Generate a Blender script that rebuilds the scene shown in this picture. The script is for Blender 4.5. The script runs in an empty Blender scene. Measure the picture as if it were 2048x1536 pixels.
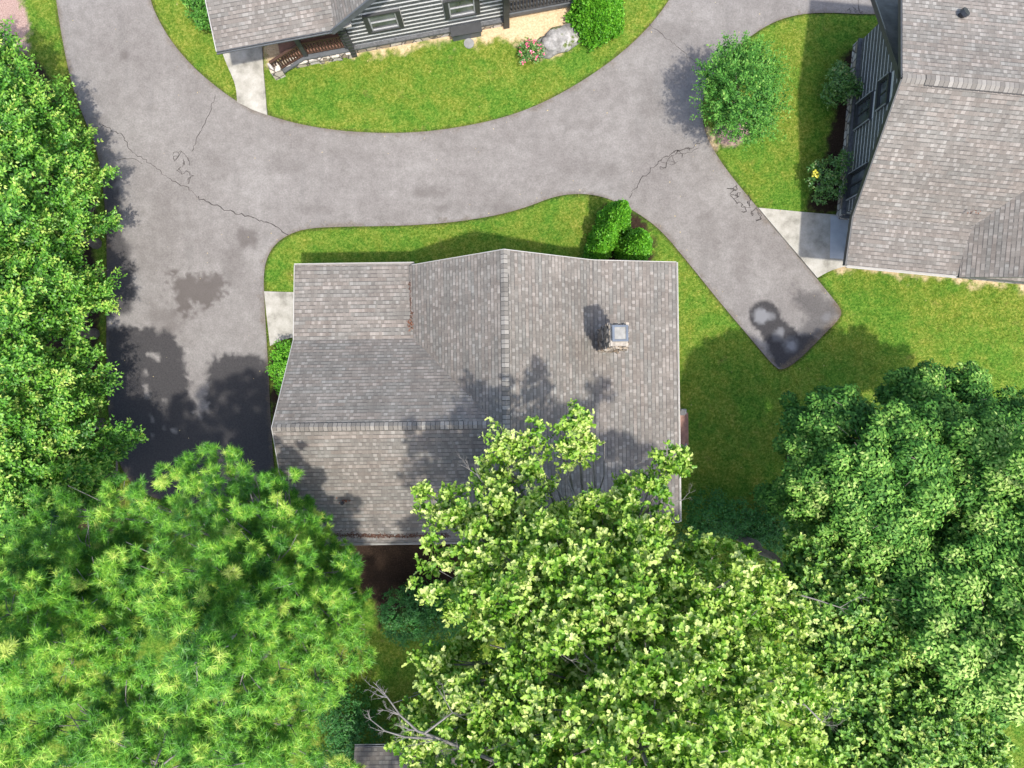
import bpy, math, random
import numpy as np
from mathutils import Vector, Matrix
from mathutils.geometry import delaunay_2d_cdt

# ------------------------------------------------------------------ camera, sky, sun, exposure
S = bpy.context.scene
COL = S.collection
CAM_H = 28.4          # drone height above the ground (m)
FPX = 1420.0          # focal length in pixels of the 2048 px wide photograph
cam = bpy.data.cameras.new('camera')
cam.sensor_width = 36.0
cam.lens = 36.0 * FPX / 2048.0
cam.clip_end = 2000
camo = bpy.data.objects.new('camera', cam)
camo.location = (0, 0, CAM_H)
camo.rotation_euler = (0, 0, 0)
COL.objects.link(camo)
S.camera = camo

SUN_TRAVEL = Vector((-.21, .318, -1.0)).normalized()
to_sun = -SUN_TRAVEL
w = bpy.data.worlds.new('World'); S.world = w
w.use_nodes = True
nt = w.node_tree; nt.nodes.clear()
sky = nt.nodes.new('ShaderNodeTexSky'); sky.sky_type = 'NISHITA'; sky.sun_disc = False
sky.dust_density = 2.6; sky.ozone_density = .6
sky.sun_elevation = math.asin(to_sun.z)
sky.sun_rotation = math.atan2(to_sun.x, to_sun.y)
bg = nt.nodes.new('ShaderNodeBackground'); bg.inputs['Strength'].default_value = 0.15
wo = nt.nodes.new('ShaderNodeOutputWorld')
nt.links.new(sky.outputs[0], bg.inputs[0]); nt.links.new(bg.outputs[0], wo.inputs[0])
sl = bpy.data.lights.new('sun', 'SUN'); sl.energy = 2.3; sl.angle = math.radians(1.6); sl.color = (1.0, .945, .86)
so = bpy.data.objects.new('sun', sl); so.rotation_euler = SUN_TRAVEL.to_track_quat('-Z', 'Y').to_euler()
so.location = (8, -12, 40); COL.objects.link(so)
S.view_settings.view_transform = 'Standard'; S.view_settings.look = 'None'
S.view_settings.gamma = 1.0; S.view_settings.exposure = 1.42
S.cycles.use_denoising = True
S.cycles.max_bounces = 6; S.cycles.transparent_max_bounces = 4
S.cycles.sample_clamp_indirect = 4.0

RNG = np.random.default_rng(7)
random.seed(7)
R = math.radians


def P(u, v, h=0.0):
    """surveyed position: photograph pixel (2048x1536) at a known height -> metres"""
    d = CAM_H - h
    return Vector(((u - 1024) * d / FPX, (768 - v) * d / FPX, h))


# ------------------------------------------------------------------ objects
def tag(o, label=None, cat=None, group=None, kind=None):
    if label: o['label'] = label
    if cat: o['category'] = cat
    if group: o['group'] = group
    if kind: o['kind'] = kind
    return o


def thing(name, loc, label, cat, rz=0.0, group=None):
    o = bpy.data.objects.new(name, None)
    o.location = loc; o.rotation_euler = (0, 0, rz)
    o.empty_display_size = .3
    COL.objects.link(o)
    return tag(o, label, cat, group)


def link(name, me, parent=None, loc=None):
    o = bpy.data.objects.new(name, me); COL.objects.link(o)
    if parent: o.parent = parent
    if loc is not None: o.location = loc
    return o


class MB:
    def __init__(s):
        s.v = []; s.f = []; s.m = []; s.uv = []; s.var = []

    def add(s, verts, faces, mat=0, uvs=None, var=0.5):
        b = len(s.v)
        s.v += [tuple(p) for p in verts]
        s.var += [var] * len(verts)
        for i, f in enumerate(faces):
            s.f.append([b + k for k in f]); s.m.append(mat)
            s.uv.append([uvs[k] for k in f] if uvs else [(0, 0)] * len(f))

    def box(s, c, size, mat=0, rz=0.0, mtx=None, var=0.5):
        x, y, z = size[0] / 2, size[1] / 2, size[2] / 2
        vs = [Vector((a * x, b * y, d * z)) for d in (-1, 1) for a, b in ((-1, -1), (1, -1), (1, 1), (-1, 1))]
        if mtx is None: mtx = Matrix.Rotation(rz, 3, 'Z')
        vs = [mtx @ p + Vector(c) for p in vs]
        s.add(vs, [(3, 2, 1, 0), (4, 5, 6, 7), (0, 1, 5, 4), (1, 2, 6, 5), (2, 3, 7, 6), (3, 0, 4, 7)], mat, var=var)

    def beam(s, a, b, w_, t, mat=0, var=.5):
        a = Vector(a); b = Vector(b); d = b - a
        q = d.to_track_quat('X', 'Z').to_matrix()
        s.box((a + b) / 2, (d.length, w_, t), mat, mtx=q, var=var)

    def tube(s, pts, rad, n=6, mat=0, cap=True, var=.5):
        pts = [Vector(p) for p in pts]
        if not hasattr(rad, '__len__'): rad = [rad] * len(pts)
        vs = []
        up = Vector((.3, .2, 1)).normalized()
        for i, p in enumerate(pts):
            d = (pts[min(i + 1, len(pts) - 1)] - pts[max(i - 1, 0)])
            d = d.normalized() if d.length > 1e-9 else Vector((0, 0, 1))
            a = d.cross(up)
            if a.length < 1e-3: a = d.cross(Vector((1, 0, 0)))
            a.normalize(); b = d.cross(a)
            for k in range(n):
                t = 2 * math.pi * k / n
                vs.append(p + (a * math.cos(t) + b * math.sin(t)) * rad[i])
        fs = []
        for i in range(len(pts) - 1):
            for k in range(n):
                k2 = (k + 1) % n
                fs.append((i * n + k, i * n + k2, (i + 1) * n + k2, (i + 1) * n + k))
        if cap:
            fs.append(tuple(range(n))[::-1]); fs.append(tuple(range((len(pts) - 1) * n, len(pts) * n)))
        s.add(vs, fs, mat, var=var)

    def prism(s, poly, z0, z1, mat=0):
        n = len(poly)
        a = sum(poly[i][0] * poly[(i + 1) % n][1] - poly[(i + 1) % n][0] * poly[i][1] for i in range(n))
        if a < 0: poly = poly[::-1]
        vs = [(p[0], p[1], z0) for p in poly] + [(p[0], p[1], z1) for p in poly]
        fs = [tuple(range(n))[::-1], tuple(range(n, 2 * n))] + [(i, (i + 1) % n, n + (i + 1) % n, n + i) for i in range(n)]
        s.add(vs, fs, mat)

    def build(s, name, mats, parent=None, loc=None, smooth=False):
        me = bpy.data.meshes.new(name)
        me.from_pydata(s.v, [], s.f)
        for m in (mats if isinstance(mats, (list, tuple)) else [mats]): me.materials.append(m)
        me.polygons.foreach_set('material_index', s.m)
        uvl = me.uv_layers.new(name='UVMap')
        flat = [c for f in s.uv for p in f for c in p]
        uvl.data.foreach_set('uv', flat)
        at = me.attributes.new('var', 'FLOAT', 'POINT'); at.data.foreach_set('value', s.var)
        if smooth: me.polygons.foreach_set('use_smooth', [True] * len(me.polygons))
        me.update()
        return link(name, me, parent, loc)


def array_mesh(name, verts, faces, mats, var=None, parent=None, loc=None, smooth=False, attrs=None):
    """verts (N,3), faces (M,k) numpy"""
    me = bpy.data.meshes.new(name)
    nv, (nf, k) = len(verts), faces.shape
    me.vertices.add(nv); me.vertices.foreach_set('co', np.ascontiguousarray(verts, dtype=np.float32).ravel())
    me.loops.add(nf * k); me.loops.foreach_set('vertex_index', faces.astype(np.int32).ravel())
    me.polygons.add(nf); me.polygons.foreach_set('loop_start', np.arange(0, nf * k, k, dtype=np.int32))
    me.polygons.foreach_set('loop_total', np.full(nf, k, dtype=np.int32))
    for m in (mats if isinstance(mats, (list, tuple)) else [mats]): me.materials.append(m)
    if var is not None:
        at = me.attributes.new('var', 'FLOAT', 'POINT'); at.data.foreach_set('value', np.asarray(var, dtype=np.float32))
    for kk, vv in (attrs or {}).items():
        at = me.attributes.new(kk, 'FLOAT', 'POINT'); at.data.foreach_set('value', np.asarray(vv, dtype=np.float32))
    if smooth: me.polygons.foreach_set('use_smooth', np.ones(nf, dtype=bool))
    me.update(calc_edges=True)
    return link(name, me, parent, loc)


# ------------------------------------------------------------------ numpy noise and polygons
def vnoise(x, y, seed=0):
    xi = np.floor(x).astype(np.int64); yi = np.floor(y).astype(np.int64)
    fx = x - xi; fy = y - yi
    fx = fx * fx * (3 - 2 * fx); fy = fy * fy * (3 - 2 * fy)

    def hsh(a, b):
        n = (a * 374761393 + b * 668265263 + seed * 974711) & 0x7fffffff
        n = ((n ^ (n >> 13)) * 1274126177) & 0x7fffffff
        n = (n ^ (n >> 16)) & 0xffff
        return n / 65535.0
    return (hsh(xi, yi) * (1 - fx) + hsh(xi + 1, yi) * fx) * (1 - fy) + (hsh(xi, yi + 1) * (1 - fx) + hsh(xi + 1, yi + 1) * fx) * fy


def fbm(x, y, seed=0, octv=4):
    t = 0; a = .5; s = 0
    for o in range(octv):
        t = t + a * vnoise(x * 2 ** o, y * 2 ** o, seed + o * 17); s += a; a *= .55
    return t / s


def sdist(px, py, poly):
    """signed distance to a polygon, negative inside"""
    poly = np.asarray(poly, float); n = len(poly)
    d = np.full(px.shape, 1e18); ins = np.zeros(px.shape, bool)
    for i in range(n):
        ax, ay = poly[i]; bx, by = poly[(i + 1) % n]
        ex, ey = bx - ax, by - ay
        t = np.clip(((px - ax) * ex + (py - ay) * ey) / (ex * ex + ey * ey + 1e-12), 0, 1)
        d = np.minimum(d, (px - ax - t * ex) ** 2 + (py - ay - t * ey) ** 2)
        if ay != by:
            c = ((ay > py) != (by > py)) & (px < (bx - ax) * (py - ay) / (by - ay) + ax)
            ins ^= c
    d = np.sqrt(d)
    return np.where(ins, -d, d)


def smooth_poly(pts, it=2, closed=True):
    """Chaikin rounding; a third element 1 keeps a corner sharp"""
    P_ = [(p[0], p[1], p[2] if len(p) > 2 else 0) for p in pts]
    for _ in range(it):
        out = []; n = len(P_)
        for i in range(n):
            a = P_[i - 1] if (closed or i > 0) else P_[i]; b = P_[i]; c = P_[(i + 1) % n] if (closed or i < n - 1) else P_[i]
            if b[2]: out.append(b)
            else:
                out.append((b[0] * .75 + a[0] * .25, b[1] * .75 + a[1] * .25, 0))
                out.append((b[0] * .75 + c[0] * .25, b[1] * .75 + c[1] * .25, 0))
        P_ = out
    return [(p[0], p[1]) for p in P_]


def G(pts, h=0.0):
    return [tuple(P(p[0], p[1], h)[:2]) for p in pts]


def sstep(a, b, x):
    t = np.clip((x - a) / (b - a), 0, 1)
    return t * t * (3 - 2 * t)


# ------------------------------------------------------------------ materials
class NT:
    def __init__(s, name):
        s.m = bpy.data.materials.new(name); s.m.use_nodes = True
        s.t = s.m.node_tree; s.t.nodes.clear()
        s.out = s.n('ShaderNodeOutputMaterial')
        s.b = s.n('ShaderNodeBsdfPrincipled')
        s.l(s.b.outputs[0], s.out.inputs[0])

    def n(s, typ, **kw):
        o = s.t.nodes.new(typ)
        for k, v in kw.items(): setattr(o, k, v)
        return o

    def l(s, a, b): s.t.links.new(a, b)

    def set(s, node, key, val):
        if hasattr(val, 'is_output') or hasattr(val, 'links'): s.l(val, node.inputs[key])
        else: node.inputs[key].default_value = val

    def math(s, op, a, b=0.0, c=None):
        o = s.n('ShaderNodeMath', operation=op)
        s.set(o, 0, a); s.set(o, 1, b)
        if c is not None: s.set(o, 2, c)
        return o.outputs[0]

    def mix(s, f, a, b, blend='MIX'):
        o = s.n('ShaderNodeMix', data_type='RGBA', blend_type=blend)
        s.set(o, 0, f); s.set(o, 6, (*a, 1) if isinstance(a, tuple) else a); s.set(o, 7, (*b, 1) if isinstance(b, tuple) else b)
        return o.outputs[2]

    def ramp(s, f, stops, interp='LINEAR'):
        o = s.n('ShaderNodeValToRGB'); cr = o.color_ramp; cr.interpolation = interp
        while len(cr.elements) < len(stops): cr.elements.new(.5)
        for e, (p, c) in zip(cr.elements, stops):
            e.position = p; e.color = (*c, 1) if isinstance(c, tuple) else (c, c, c, 1)
        s.set(o, 0, f)
        return o.outputs[0]

    def noise(s, scale, detail=4, rough=.55, vec=None, col=False):
        o = s.n('ShaderNodeTexNoise'); o.inputs['Scale'].default_value = scale
        o.inputs['Detail'].default_value = detail; o.inputs['Roughness'].default_value = rough
        if vec is None: vec = s.pos()
        s.l(vec, o.inputs['Vector'])
        return o.outputs['Color' if col else 'Fac']

    def pos(s):
        if not hasattr(s, '_p'): s._p = s.n('ShaderNodeTexCoord')
        return s._p.outputs['Object']

    def uv(s):
        if not hasattr(s, '_p'): s._p = s.n('ShaderNodeTexCoord')
        return s._p.outputs['UV']

    def attr(s, name):
        o = s.n('ShaderNodeAttribute'); o.attribute_name = name
        return o.outputs['Fac']

    def bump(s, h, strength=.3, dist=.02):
        o = s.n('ShaderNodeBump'); o.inputs['Strength'].default_value = strength; o.inputs['Distance'].default_value = dist
        s.l(h, o.inputs['Height']); s.l(o.outputs[0], s.b.inputs['Normal'])

    def col(s, c): s.set(s.b, 'Base Color', (*c, 1) if isinstance(c, tuple) else c)

    def rough(s, r): s.set(s.b, 'Roughness', r)


def simple(name, c, rough=.6, var=.25, scale=6, metallic=0.0, bump=0):
    t = NT(name)
    nz = t.noise(scale, 5, .6)
    lo = tuple(x * (1 - var) for x in c); hi = tuple(min(1, x * (1 + var)) for x in c)
    t.col(t.ramp(nz, [(.3, lo), (.7, hi)])); t.rough(rough)
    t.b.inputs['Metallic'].default_value = metallic
    if bump: t.bump(t.noise(scale * 4, 4), bump, .02)
    return t.m


def leaf_mat(name, stops, rough=.45, transl=.3, spec=.5, hue_noise=.0):
    t = NT(name)
    c = t.ramp(t.attr('var'), stops)
    if hue_noise:
        nz = t.noise(.8, 2)
        c = t.mix(t.math('MULTIPLY', nz, hue_noise), c, (.16, .17, .02))
    t.col(c); t.rough(rough)
    t.b.inputs['Specular IOR Level'].default_value = spec
    tr = t.n('ShaderNodeBsdfTranslucent')
    t.l(t.mix(1.0, c, (1.0, 1.15, .5), 'MULTIPLY'), tr.inputs['Color'])
    mx = t.n('ShaderNodeMixShader'); mx.inputs[0].default_value = transl
    t.l(t.b.outputs[0], mx.inputs[1]); t.l(tr.outputs[0], mx.inputs[2]); t.l(mx.outputs[0], t.out.inputs[0])
    return t.m


def shingle_mat(name, tones, exposure=.140, tabw=.112, dark=1.0):
    t = NT(name)
    sep = t.n('ShaderNodeSeparateXYZ'); t.l(t.uv(), sep.inputs[0])
    u, v = sep.outputs[0], sep.outputs[1]
    vr = t.math('DIVIDE', v, exposure)
    row = t.math('FLOOR', vr); fv = t.math('FRACT', vr)
    wr = t.n('ShaderNodeTexWhiteNoise', noise_dimensions='1D'); t.l(row, wr.inputs['W'])
    # irregular tab widths: warp u with noise per row
    cmb = t.n('ShaderNodeCombineXYZ'); t.l(u, cmb.inputs[0]); t.l(t.math('MULTIPLY', row, 7.31), cmb.inputs[1])
    nz = t.noise(2.6, 1, .5, cmb.outputs[0])
    ur = t.math('ADD', t.math('DIVIDE', u, tabw), t.math('ADD', t.math('MULTIPLY', wr.outputs[0], 9.0), t.math('MULTIPLY', nz, 1.1)))
    cell = t.math('FLOOR', ur); fu = t.math('FRACT', ur)
    cc = t.n('ShaderNodeCombineXYZ'); t.l(cell, cc.inputs[0]); t.l(row, cc.inputs[1])
    wn = t.n('ShaderNodeTexWhiteNoise', noise_dimensions='2D'); t.l(cc.outputs[0], wn.inputs['Vector'])
    # shingle strip (0.9 m) tone
    su = t.math('FLOOR', t.math('ADD', t.math('DIVIDE', u, .93), t.math('MULTIPLY', wr.outputs[0], 5.0)))
    cs = t.n('ShaderNodeCombineXYZ'); t.l(su, cs.inputs[0]); t.l(row, cs.inputs[1])
    wn2 = t.n('ShaderNodeTexWhiteNoise', noise_dimensions='2D'); t.l(cs.outputs[0], wn2.inputs['Vector'])
    c = t.ramp(wn.outputs[0], [(0, tones[0]), (.22, tones[1]), (.50, tones[2]), (.74, tones[3]), (.92, tones[4])], 'CONSTANT')
    warm = t.mix(wn2.outputs[0], (.93, .95, .95), (1.07, 1.01, .98))
    c = t.mix(1.0, c, warm, 'MULTIPLY')
    # granules and weather
    g = t.noise(30, 3, .8, t.uv())
    c = t.mix(1.0, c, t.ramp(g, [(.25, .8), (.75, 1.2)]), 'MULTIPLY')
    wz = t.noise(.55, 4, .6)
    c = t.mix(1.0, c, t.ramp(wz, [(.28, (.84, .83, .82)), (.7, (1.09, 1.08, 1.07))]), 'MULTIPLY')
    mp = t.n('ShaderNodeMapping'); mp.inputs['Scale'].default_value = (2.6, .35, 1); t.l(t.uv(), mp.inputs[0])
    c = t.mix(1.0, c, t.ramp(t.noise(1.0, 5, .65, mp.outputs[0]), [(.3, (.85, .84, .83)), (.62, (1.05, 1.05, 1.04))]), 'MULTIPLY')
    # painted shade line under each course's butt edge, broken up by the dragon-tooth tabs
    tooth = t.math('GREATER_THAN', wn.outputs[0], .42)
    edge = t.math('LESS_THAN', fv, t.math('MULTIPLY_ADD', tooth, .10, .10))
    c = t.mix(t.math('MULTIPLY', edge, t.math('MULTIPLY_ADD', tooth, .35, .28)), c, (.03, .028, .028))
    side = t.math('LESS_THAN', fu, .07)
    c = t.mix(t.math('MULTIPLY', side, .3), c, (.05, .047, .046))
    t.col(c); t.rough(.92); t.b.inputs['Specular IOR Level'].default_value = .25
    hgt = t.math('ADD', t.math('MULTIPLY', t.math('SUBTRACT', 1.0, fv), .7), t.math('MULTIPLY', tooth, .3))
    t.bump(hgt, .55, .012)
    return t.m


SH = [(.138, .129, .118), (.154, .145, .133), (.170, .161, .148), (.193, .184, .170), (.224, .215, .200)]
M = {}
M['shingle'] = shingle_mat('asphalt_shingle', SH)
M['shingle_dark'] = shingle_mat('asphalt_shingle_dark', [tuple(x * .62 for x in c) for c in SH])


def cap_mat():
    t = NT('ridge_cap_shingle')
    c = t.ramp(t.attr('var'), [(0, (.115, .105, .092)), (.4, (.15, .138, .121)), (.75, (.19, .177, .157)), (1, (.235, .22, .196))])
    c = t.mix(1.0, c, t.ramp(t.noise(60, 3, .7), [(.25, .8), (.75, 1.2)]), 'MULTIPLY')
    t.col(c); t.rough(.9)
    return t.m


M['cap'] = cap_mat()
M['cap_shadow'] = simple('cap_butt_shade', (.07, .065, .062), .9, .2)
M['white_trim'] = simple('white_metal_trim', (.33, .32, .295), .4, .08)
M['gutter'] = simple('gutter_metal', (.36, .345, .31), .35, .12, 8)
M['dark_fascia'] = simple('charcoal_fascia', (.075, .082, .088), .55, .2, 5)
M['dark_roll'] = simple('dark_roll_roofing', (.075, .074, .072), .85, .35, 3, bump=.3)
M['log'] = simple('grey_stained_log', (.075, .078, .081), .7, .4, 9, bump=.25)
M['chink'] = simple('white_chinking', (.50, .495, .475), .8, .1, 12)
M['trim'] = simple('charcoal_trim', (.032, .034, .036), .55, .2)
M['sash'] = simple('window_sash', (.30, .305, .31), .45, .1)
M['brown_rail'] = simple('brown_wood_rail', (.055, .026, .015), .6, .35, 12)
M['deck'] = simple('red_brown_deck', (.2, .105, .075), .75, .3, 6)
M['metal_cap'] = simple('galvanised_cap', (.055, .075, .105), .55, .25, 3)
M['cap_plate'] = simple('weathered_cap_plate', (.155, .155, .145), .5, .35, 4)
M['vent'] = simple('dark_vent', (.02, .022, .027), .4, .2)
M['crown_conc'] = simple('chimney_crown', (.27, .245, .21), .9, .35, 8, bump=.3)
M['grey_metal'] = simple('grey_cover', (.17, .175, .17), .6, .18, 10)
M['soil'] = simple('dark_soil', (.03, .02, .015), .95, .4, 8)
M['dead_leaf'] = simple('russet_dead_leaves', (.12, .040, .017), .8, .5, 20)


def glass_mat():
    t = NT('window_glass')
    t.col(t.ramp(t.noise(1.2, 2), [(.35, (.03, .034, .038)), (.7, (.16, .17, .18))])); t.rough(.06)
    t.b.inputs['Specular IOR Level'].default_value = .9
    return t.m


M['glass'] = glass_mat()


def stone_mat(name, cols, scale=3.5):
    t = NT(name)
    vo = t.n('ShaderNodeTexVoronoi'); vo.inputs['Scale'].default_value = scale; t.l(t.pos(), vo.inputs['Vector'])
    ve = t.n('ShaderNodeTexVoronoi', feature='DISTANCE_TO_EDGE'); ve.inputs['Scale'].default_value = scale; t.l(t.pos(), ve.inputs['Vector'])
    sp = t.n('ShaderNodeSeparateColor'); t.l(vo.outputs['Color'], sp.inputs[0])
    c = t.ramp(sp.outputs[0], [(0, cols[0]), (.35, cols[1]), (.7, cols[2]), (1, cols[3])])
    c = t.mix(1.0, c, t.ramp(t.noise(18, 5, .7), [(.25, .65), (.75, 1.25)]), 'MULTIPLY')
    e = t.ramp(ve.outputs['Distance'], [(.02, 0.0), (.09, 1.0)])
    c = t.mix(e, (.09, .08, .07), c)
    t.col(c); t.rough(.9)
    t.bump(t.math('ADD', e, t.math('MULTIPLY', t.noise(14, 5), .5)), .7, .05)
    return t.m


M['stone'] = stone_mat('fieldstone', [(.28, .22, .16), (.42, .36, .29), (.5, .46, .4), (.36, .34, .33)], 3.2)
M['chimney_stone'] = stone_mat('chimney_fieldstone', [(.15, .11, .075), (.24, .195, .145), (.33, .29, .24), (.11, .095, .08)], 6)


def bark_mat(name, a, b):
    t = NT(name)
    t.col(t.ramp(t.noise(9, 6, .7), [(.3, a), (.7, b)])); t.rough(.9); t.bump(t.noise(25, 4), .5, .02)
    return t.m


M['bark'] = bark_mat('grey_brown_bark', (.07, .055, .045), (.2, .17, .14))
M['bark_grey'] = bark_mat('pale_grey_bark', (.10, .093, .083), (.22, .205, .185))
M['bark_pine'] = bark_mat('pine_bark', (.08, .07, .06), (.24, .225, .21))

# leaves:            dark -> light tones, chosen by each leaf's var
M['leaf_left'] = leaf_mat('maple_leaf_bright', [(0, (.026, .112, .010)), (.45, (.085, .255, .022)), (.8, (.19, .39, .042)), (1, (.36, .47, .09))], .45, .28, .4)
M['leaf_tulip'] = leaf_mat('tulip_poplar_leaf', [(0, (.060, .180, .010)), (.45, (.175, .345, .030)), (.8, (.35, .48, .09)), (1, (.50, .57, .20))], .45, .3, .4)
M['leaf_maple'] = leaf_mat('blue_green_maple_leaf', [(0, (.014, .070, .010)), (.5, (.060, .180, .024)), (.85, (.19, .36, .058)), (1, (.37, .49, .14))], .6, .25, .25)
M['leaf_cherry'] = leaf_mat('fine_tree_leaf', [(0, (.026, .10, .012)), (.5, (.10, .24, .030)), (.85, (.25, .40, .07)), (1, (.42, .50, .14))], .45, .25, .35)
M['needle'] = leaf_mat('white_pine_needle', [(0, (.020, .100, .010)), (.5, (.100, .29, .022)), (.85, (.26, .47, .05)), (1, (.46, .55, .12))], .45, .28, .35)
M['leaf_arb'] = leaf_mat('arborvitae_spray', [(0, (.030, .14, .006)), (.5, (.095, .30, .016)), (1, (.20, .46, .035))], .5, .25, .3)
M['leaf_small'] = leaf_mat('small_tree_leaf', [(0, (.016, .085, .010)), (.5, (.062, .195, .024)), (.85, (.13, .30, .045)), (1, (.25, .40, .08))], .55, .25, .25)
M['leaf_rhodo'] = leaf_mat('shrub_leaf', [(0, (.030, .095, .020)), (.5, (.075, .190, .034)), (.85, (.15, .26, .06)), (1, (.24, .21, .08))], .4, .2, .5)
M['leaf_fern'] = leaf_mat('low_shrub_leaf', [(0, (.014, .085, .012)), (.5, (.030, .140, .018)), (1, (.07, .20, .03))], .5, .2, .35)
M['petal_pink'] = simple('pink_petal', (.72, .12, .25), .5, .25, 30)
M['petal_yellow'] = simple('yellow_leaf', (.45, .42, .04), .5, .2, 30)


def grass_mat():
    t = NT('grass_blade')
    a = t.attr('var')
    nz = t.math('ADD', t.math('MULTIPLY', t.noise(.5, 4, .6), .6), t.math('MULTIPLY', t.noise(2.2, 5, .7), .4))
    lush = t.ramp(a, [(0, (.020, .070, .003)), (.5, (.056, .142, .014)), (1, (.135, .23, .034))])
    dry = t.ramp(a, [(0, (.058, .088, .007)), (.5, (.118, .158, .016)), (1, (.28, .265, .06))])
    t.col(t.mix(t.ramp(nz, [(.42, 0.0), (.60, .8)]), lush, dry)); t.rough(.7)
    t.b.inputs['Specular IOR Level'].default_value = .12
    return t.m


M['grass'] = grass_mat()


def ground_mat():
    t = NT('lawn_ground')
    n1 = t.noise(.5, 4, .6); n2 = t.noise(2.2, 5, .7); n3 = t.noise(13, 5, .8)
    lush = t.ramp(n3, [(.34, (.017, .056, .003)), (.49, (.050, .122, .012)), (.65, (.130, .215, .030))])
    dry = t.ramp(n3, [(.34, (.050, .074, .006)), (.49, (.108, .148, .016)), (.65, (.27, .25, .060))])
    f = t.math('ADD', t.math('MULTIPLY', n1, .6), t.math('MULTIPLY', n2, .4))
    g = t.mix(t.ramp(f, [(.42, 0.0), (.60, .85)]), lush, dry)
    brown = t.ramp(t.noise(1.5, 5, .7), [(.60, 0.0), (.74, .5)])
    g = t.mix(brown, g, (.15, .12, .04))
    sand = t.ramp(t.noise(14, 6, .75), [(.25, (.25, .17, .10)), (.5, (.44, .33, .20)), (.75, (.58, .47, .33))])
    mul = t.ramp(t.noise(22, 5, .8), [(.3, (.010, .007, .004)), (.55, (.028, .018, .012)), (.8, (.085, .055, .038))])
    chip = t.ramp(t.noise(26, 5, .8), [(.3, (.13, .075, .06)), (.55, (.30, .21, .18)), (.8, (.48, .40, .36))])
    c = t.mix(t.attr('sand'), g, sand)
    c = t.mix(t.attr('chip'), c, chip)
    c = t.mix(t.attr('mulch'), c, mul)  # mulch beds, and the darker band along asphalt and slab edges
    t.col(c); t.rough(.95); t.b.inputs['Specular IOR Level'].default_value = .08
    t.bump(t.math('ADD', n3, n2), .6, .03)
    return t.m


M['ground'] = ground_mat()


def asphalt_mat():
    t = NT('old_asphalt')
    fine = t.noise(15, 4, .85); mid = t.noise(2.6, 5, .65); big = t.noise(.42, 4, .6)
    c = t.ramp(fine, [(.30, (.122, .117, .110)), (.5, (.160, .154, .145)), (.70, (.200, .193, .182))])
    c = t.mix(1.0, c, t.ramp(mid, [(.3, (.85, .83, .82)), (.7, (1.12, 1.10, 1.10))]), 'MULTIPLY')
    c = t.mix(1.0, c, t.ramp(big, [(.32, (.84, .82, .82)), (.68, (1.1, 1.1, 1.1))]), 'MULTIPLY')
    # old tyre and drip stains
    mp = t.n('ShaderNodeMapping'); mp.inputs['Scale'].default_value = (1.5, .28, 1); t.l(t.pos(), mp.inputs[0])
    st = t.noise(1.1, 4, .6, mp.outputs[0])
    c = t.mix(t.ramp(st, [(.56, 0.0), (.74, .28)]), c, (.10, .095, .09))
    c = t.mix(t.attr('stain'), c, (.058, .049, .044))
    wet_shade = t.attr('wet_shade')
    wet_shade_col = t.ramp(fine, [(.3, (.013, .012, .013)), (.7, (.036, .034, .035))])  # dark tone shared by damp asphalt and painted tree shade
    c = t.mix(wet_shade, c, wet_shade_col)
    c = t.mix(t.attr('pool_sheen'), c, (.13, .131, .137))
    c = t.mix(t.attr('edge'), c, t.ramp(fine, [(.3, (.04, .028, .018)), (.7, (.13, .10, .065))]))
    t.col(c)
    t.rough(t.math('MULTIPLY_ADD', wet_shade, -.15, .92))
    t.b.inputs['Specular IOR Level'].default_value = .3
    t.bump(fine, .35, .012)
    return t.m


M['asphalt'] = asphalt_mat()


def concrete_mat():
    t = NT('broomed_concrete')
    c = t.ramp(t.noise(1.6, 5, .65), [(.30, (.15, .142, .117)), (.48, (.27, .258, .222)), (.68, (.36, .347, .31))])
    c = t.mix(1.0, c, t.ramp(t.noise(30, 4, .75), [(.25, .86), (.75, 1.1)]), 'MULTIPLY')
    t.col(c); t.rough(.9); t.bump(t.noise(40, 3), .2, .01)
    return t.m


M['concrete'] = concrete_mat()
M['concrete_blue'] = simple('pale_blue_concrete', (.30, .325, .345), .7, .1, 3)
M['crack'] = simple('asphalt_crack', (.035, .030, .028), .95, .3, 10)


def boulder_mat():
    t = NT('lichen_boulder')
    c = t.ramp(t.noise(2.2, 7, .7), [(.28, (.07, .065, .06)), (.46, (.19, .185, .175)), (.62, (.33, .32, .31)), (.8, (.44, .43, .42))])
    geo = t.n('ShaderNodeNewGeometry')
    moss = t.ramp(t.noise(1.7, 5, .65), [(.56, 0.0), (.62, 1.0)])
    c = t.mix(moss, c, t.ramp(t.noise(20, 3), [(.3, (.05, .075, .015)), (.7, (.11, .14, .03))]))
    t.col(c); t.rough(.95); t.bump(t.noise(6, 7, .7), .8, .06)
    return t.m


M['boulder'] = boulder_mat()


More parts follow.
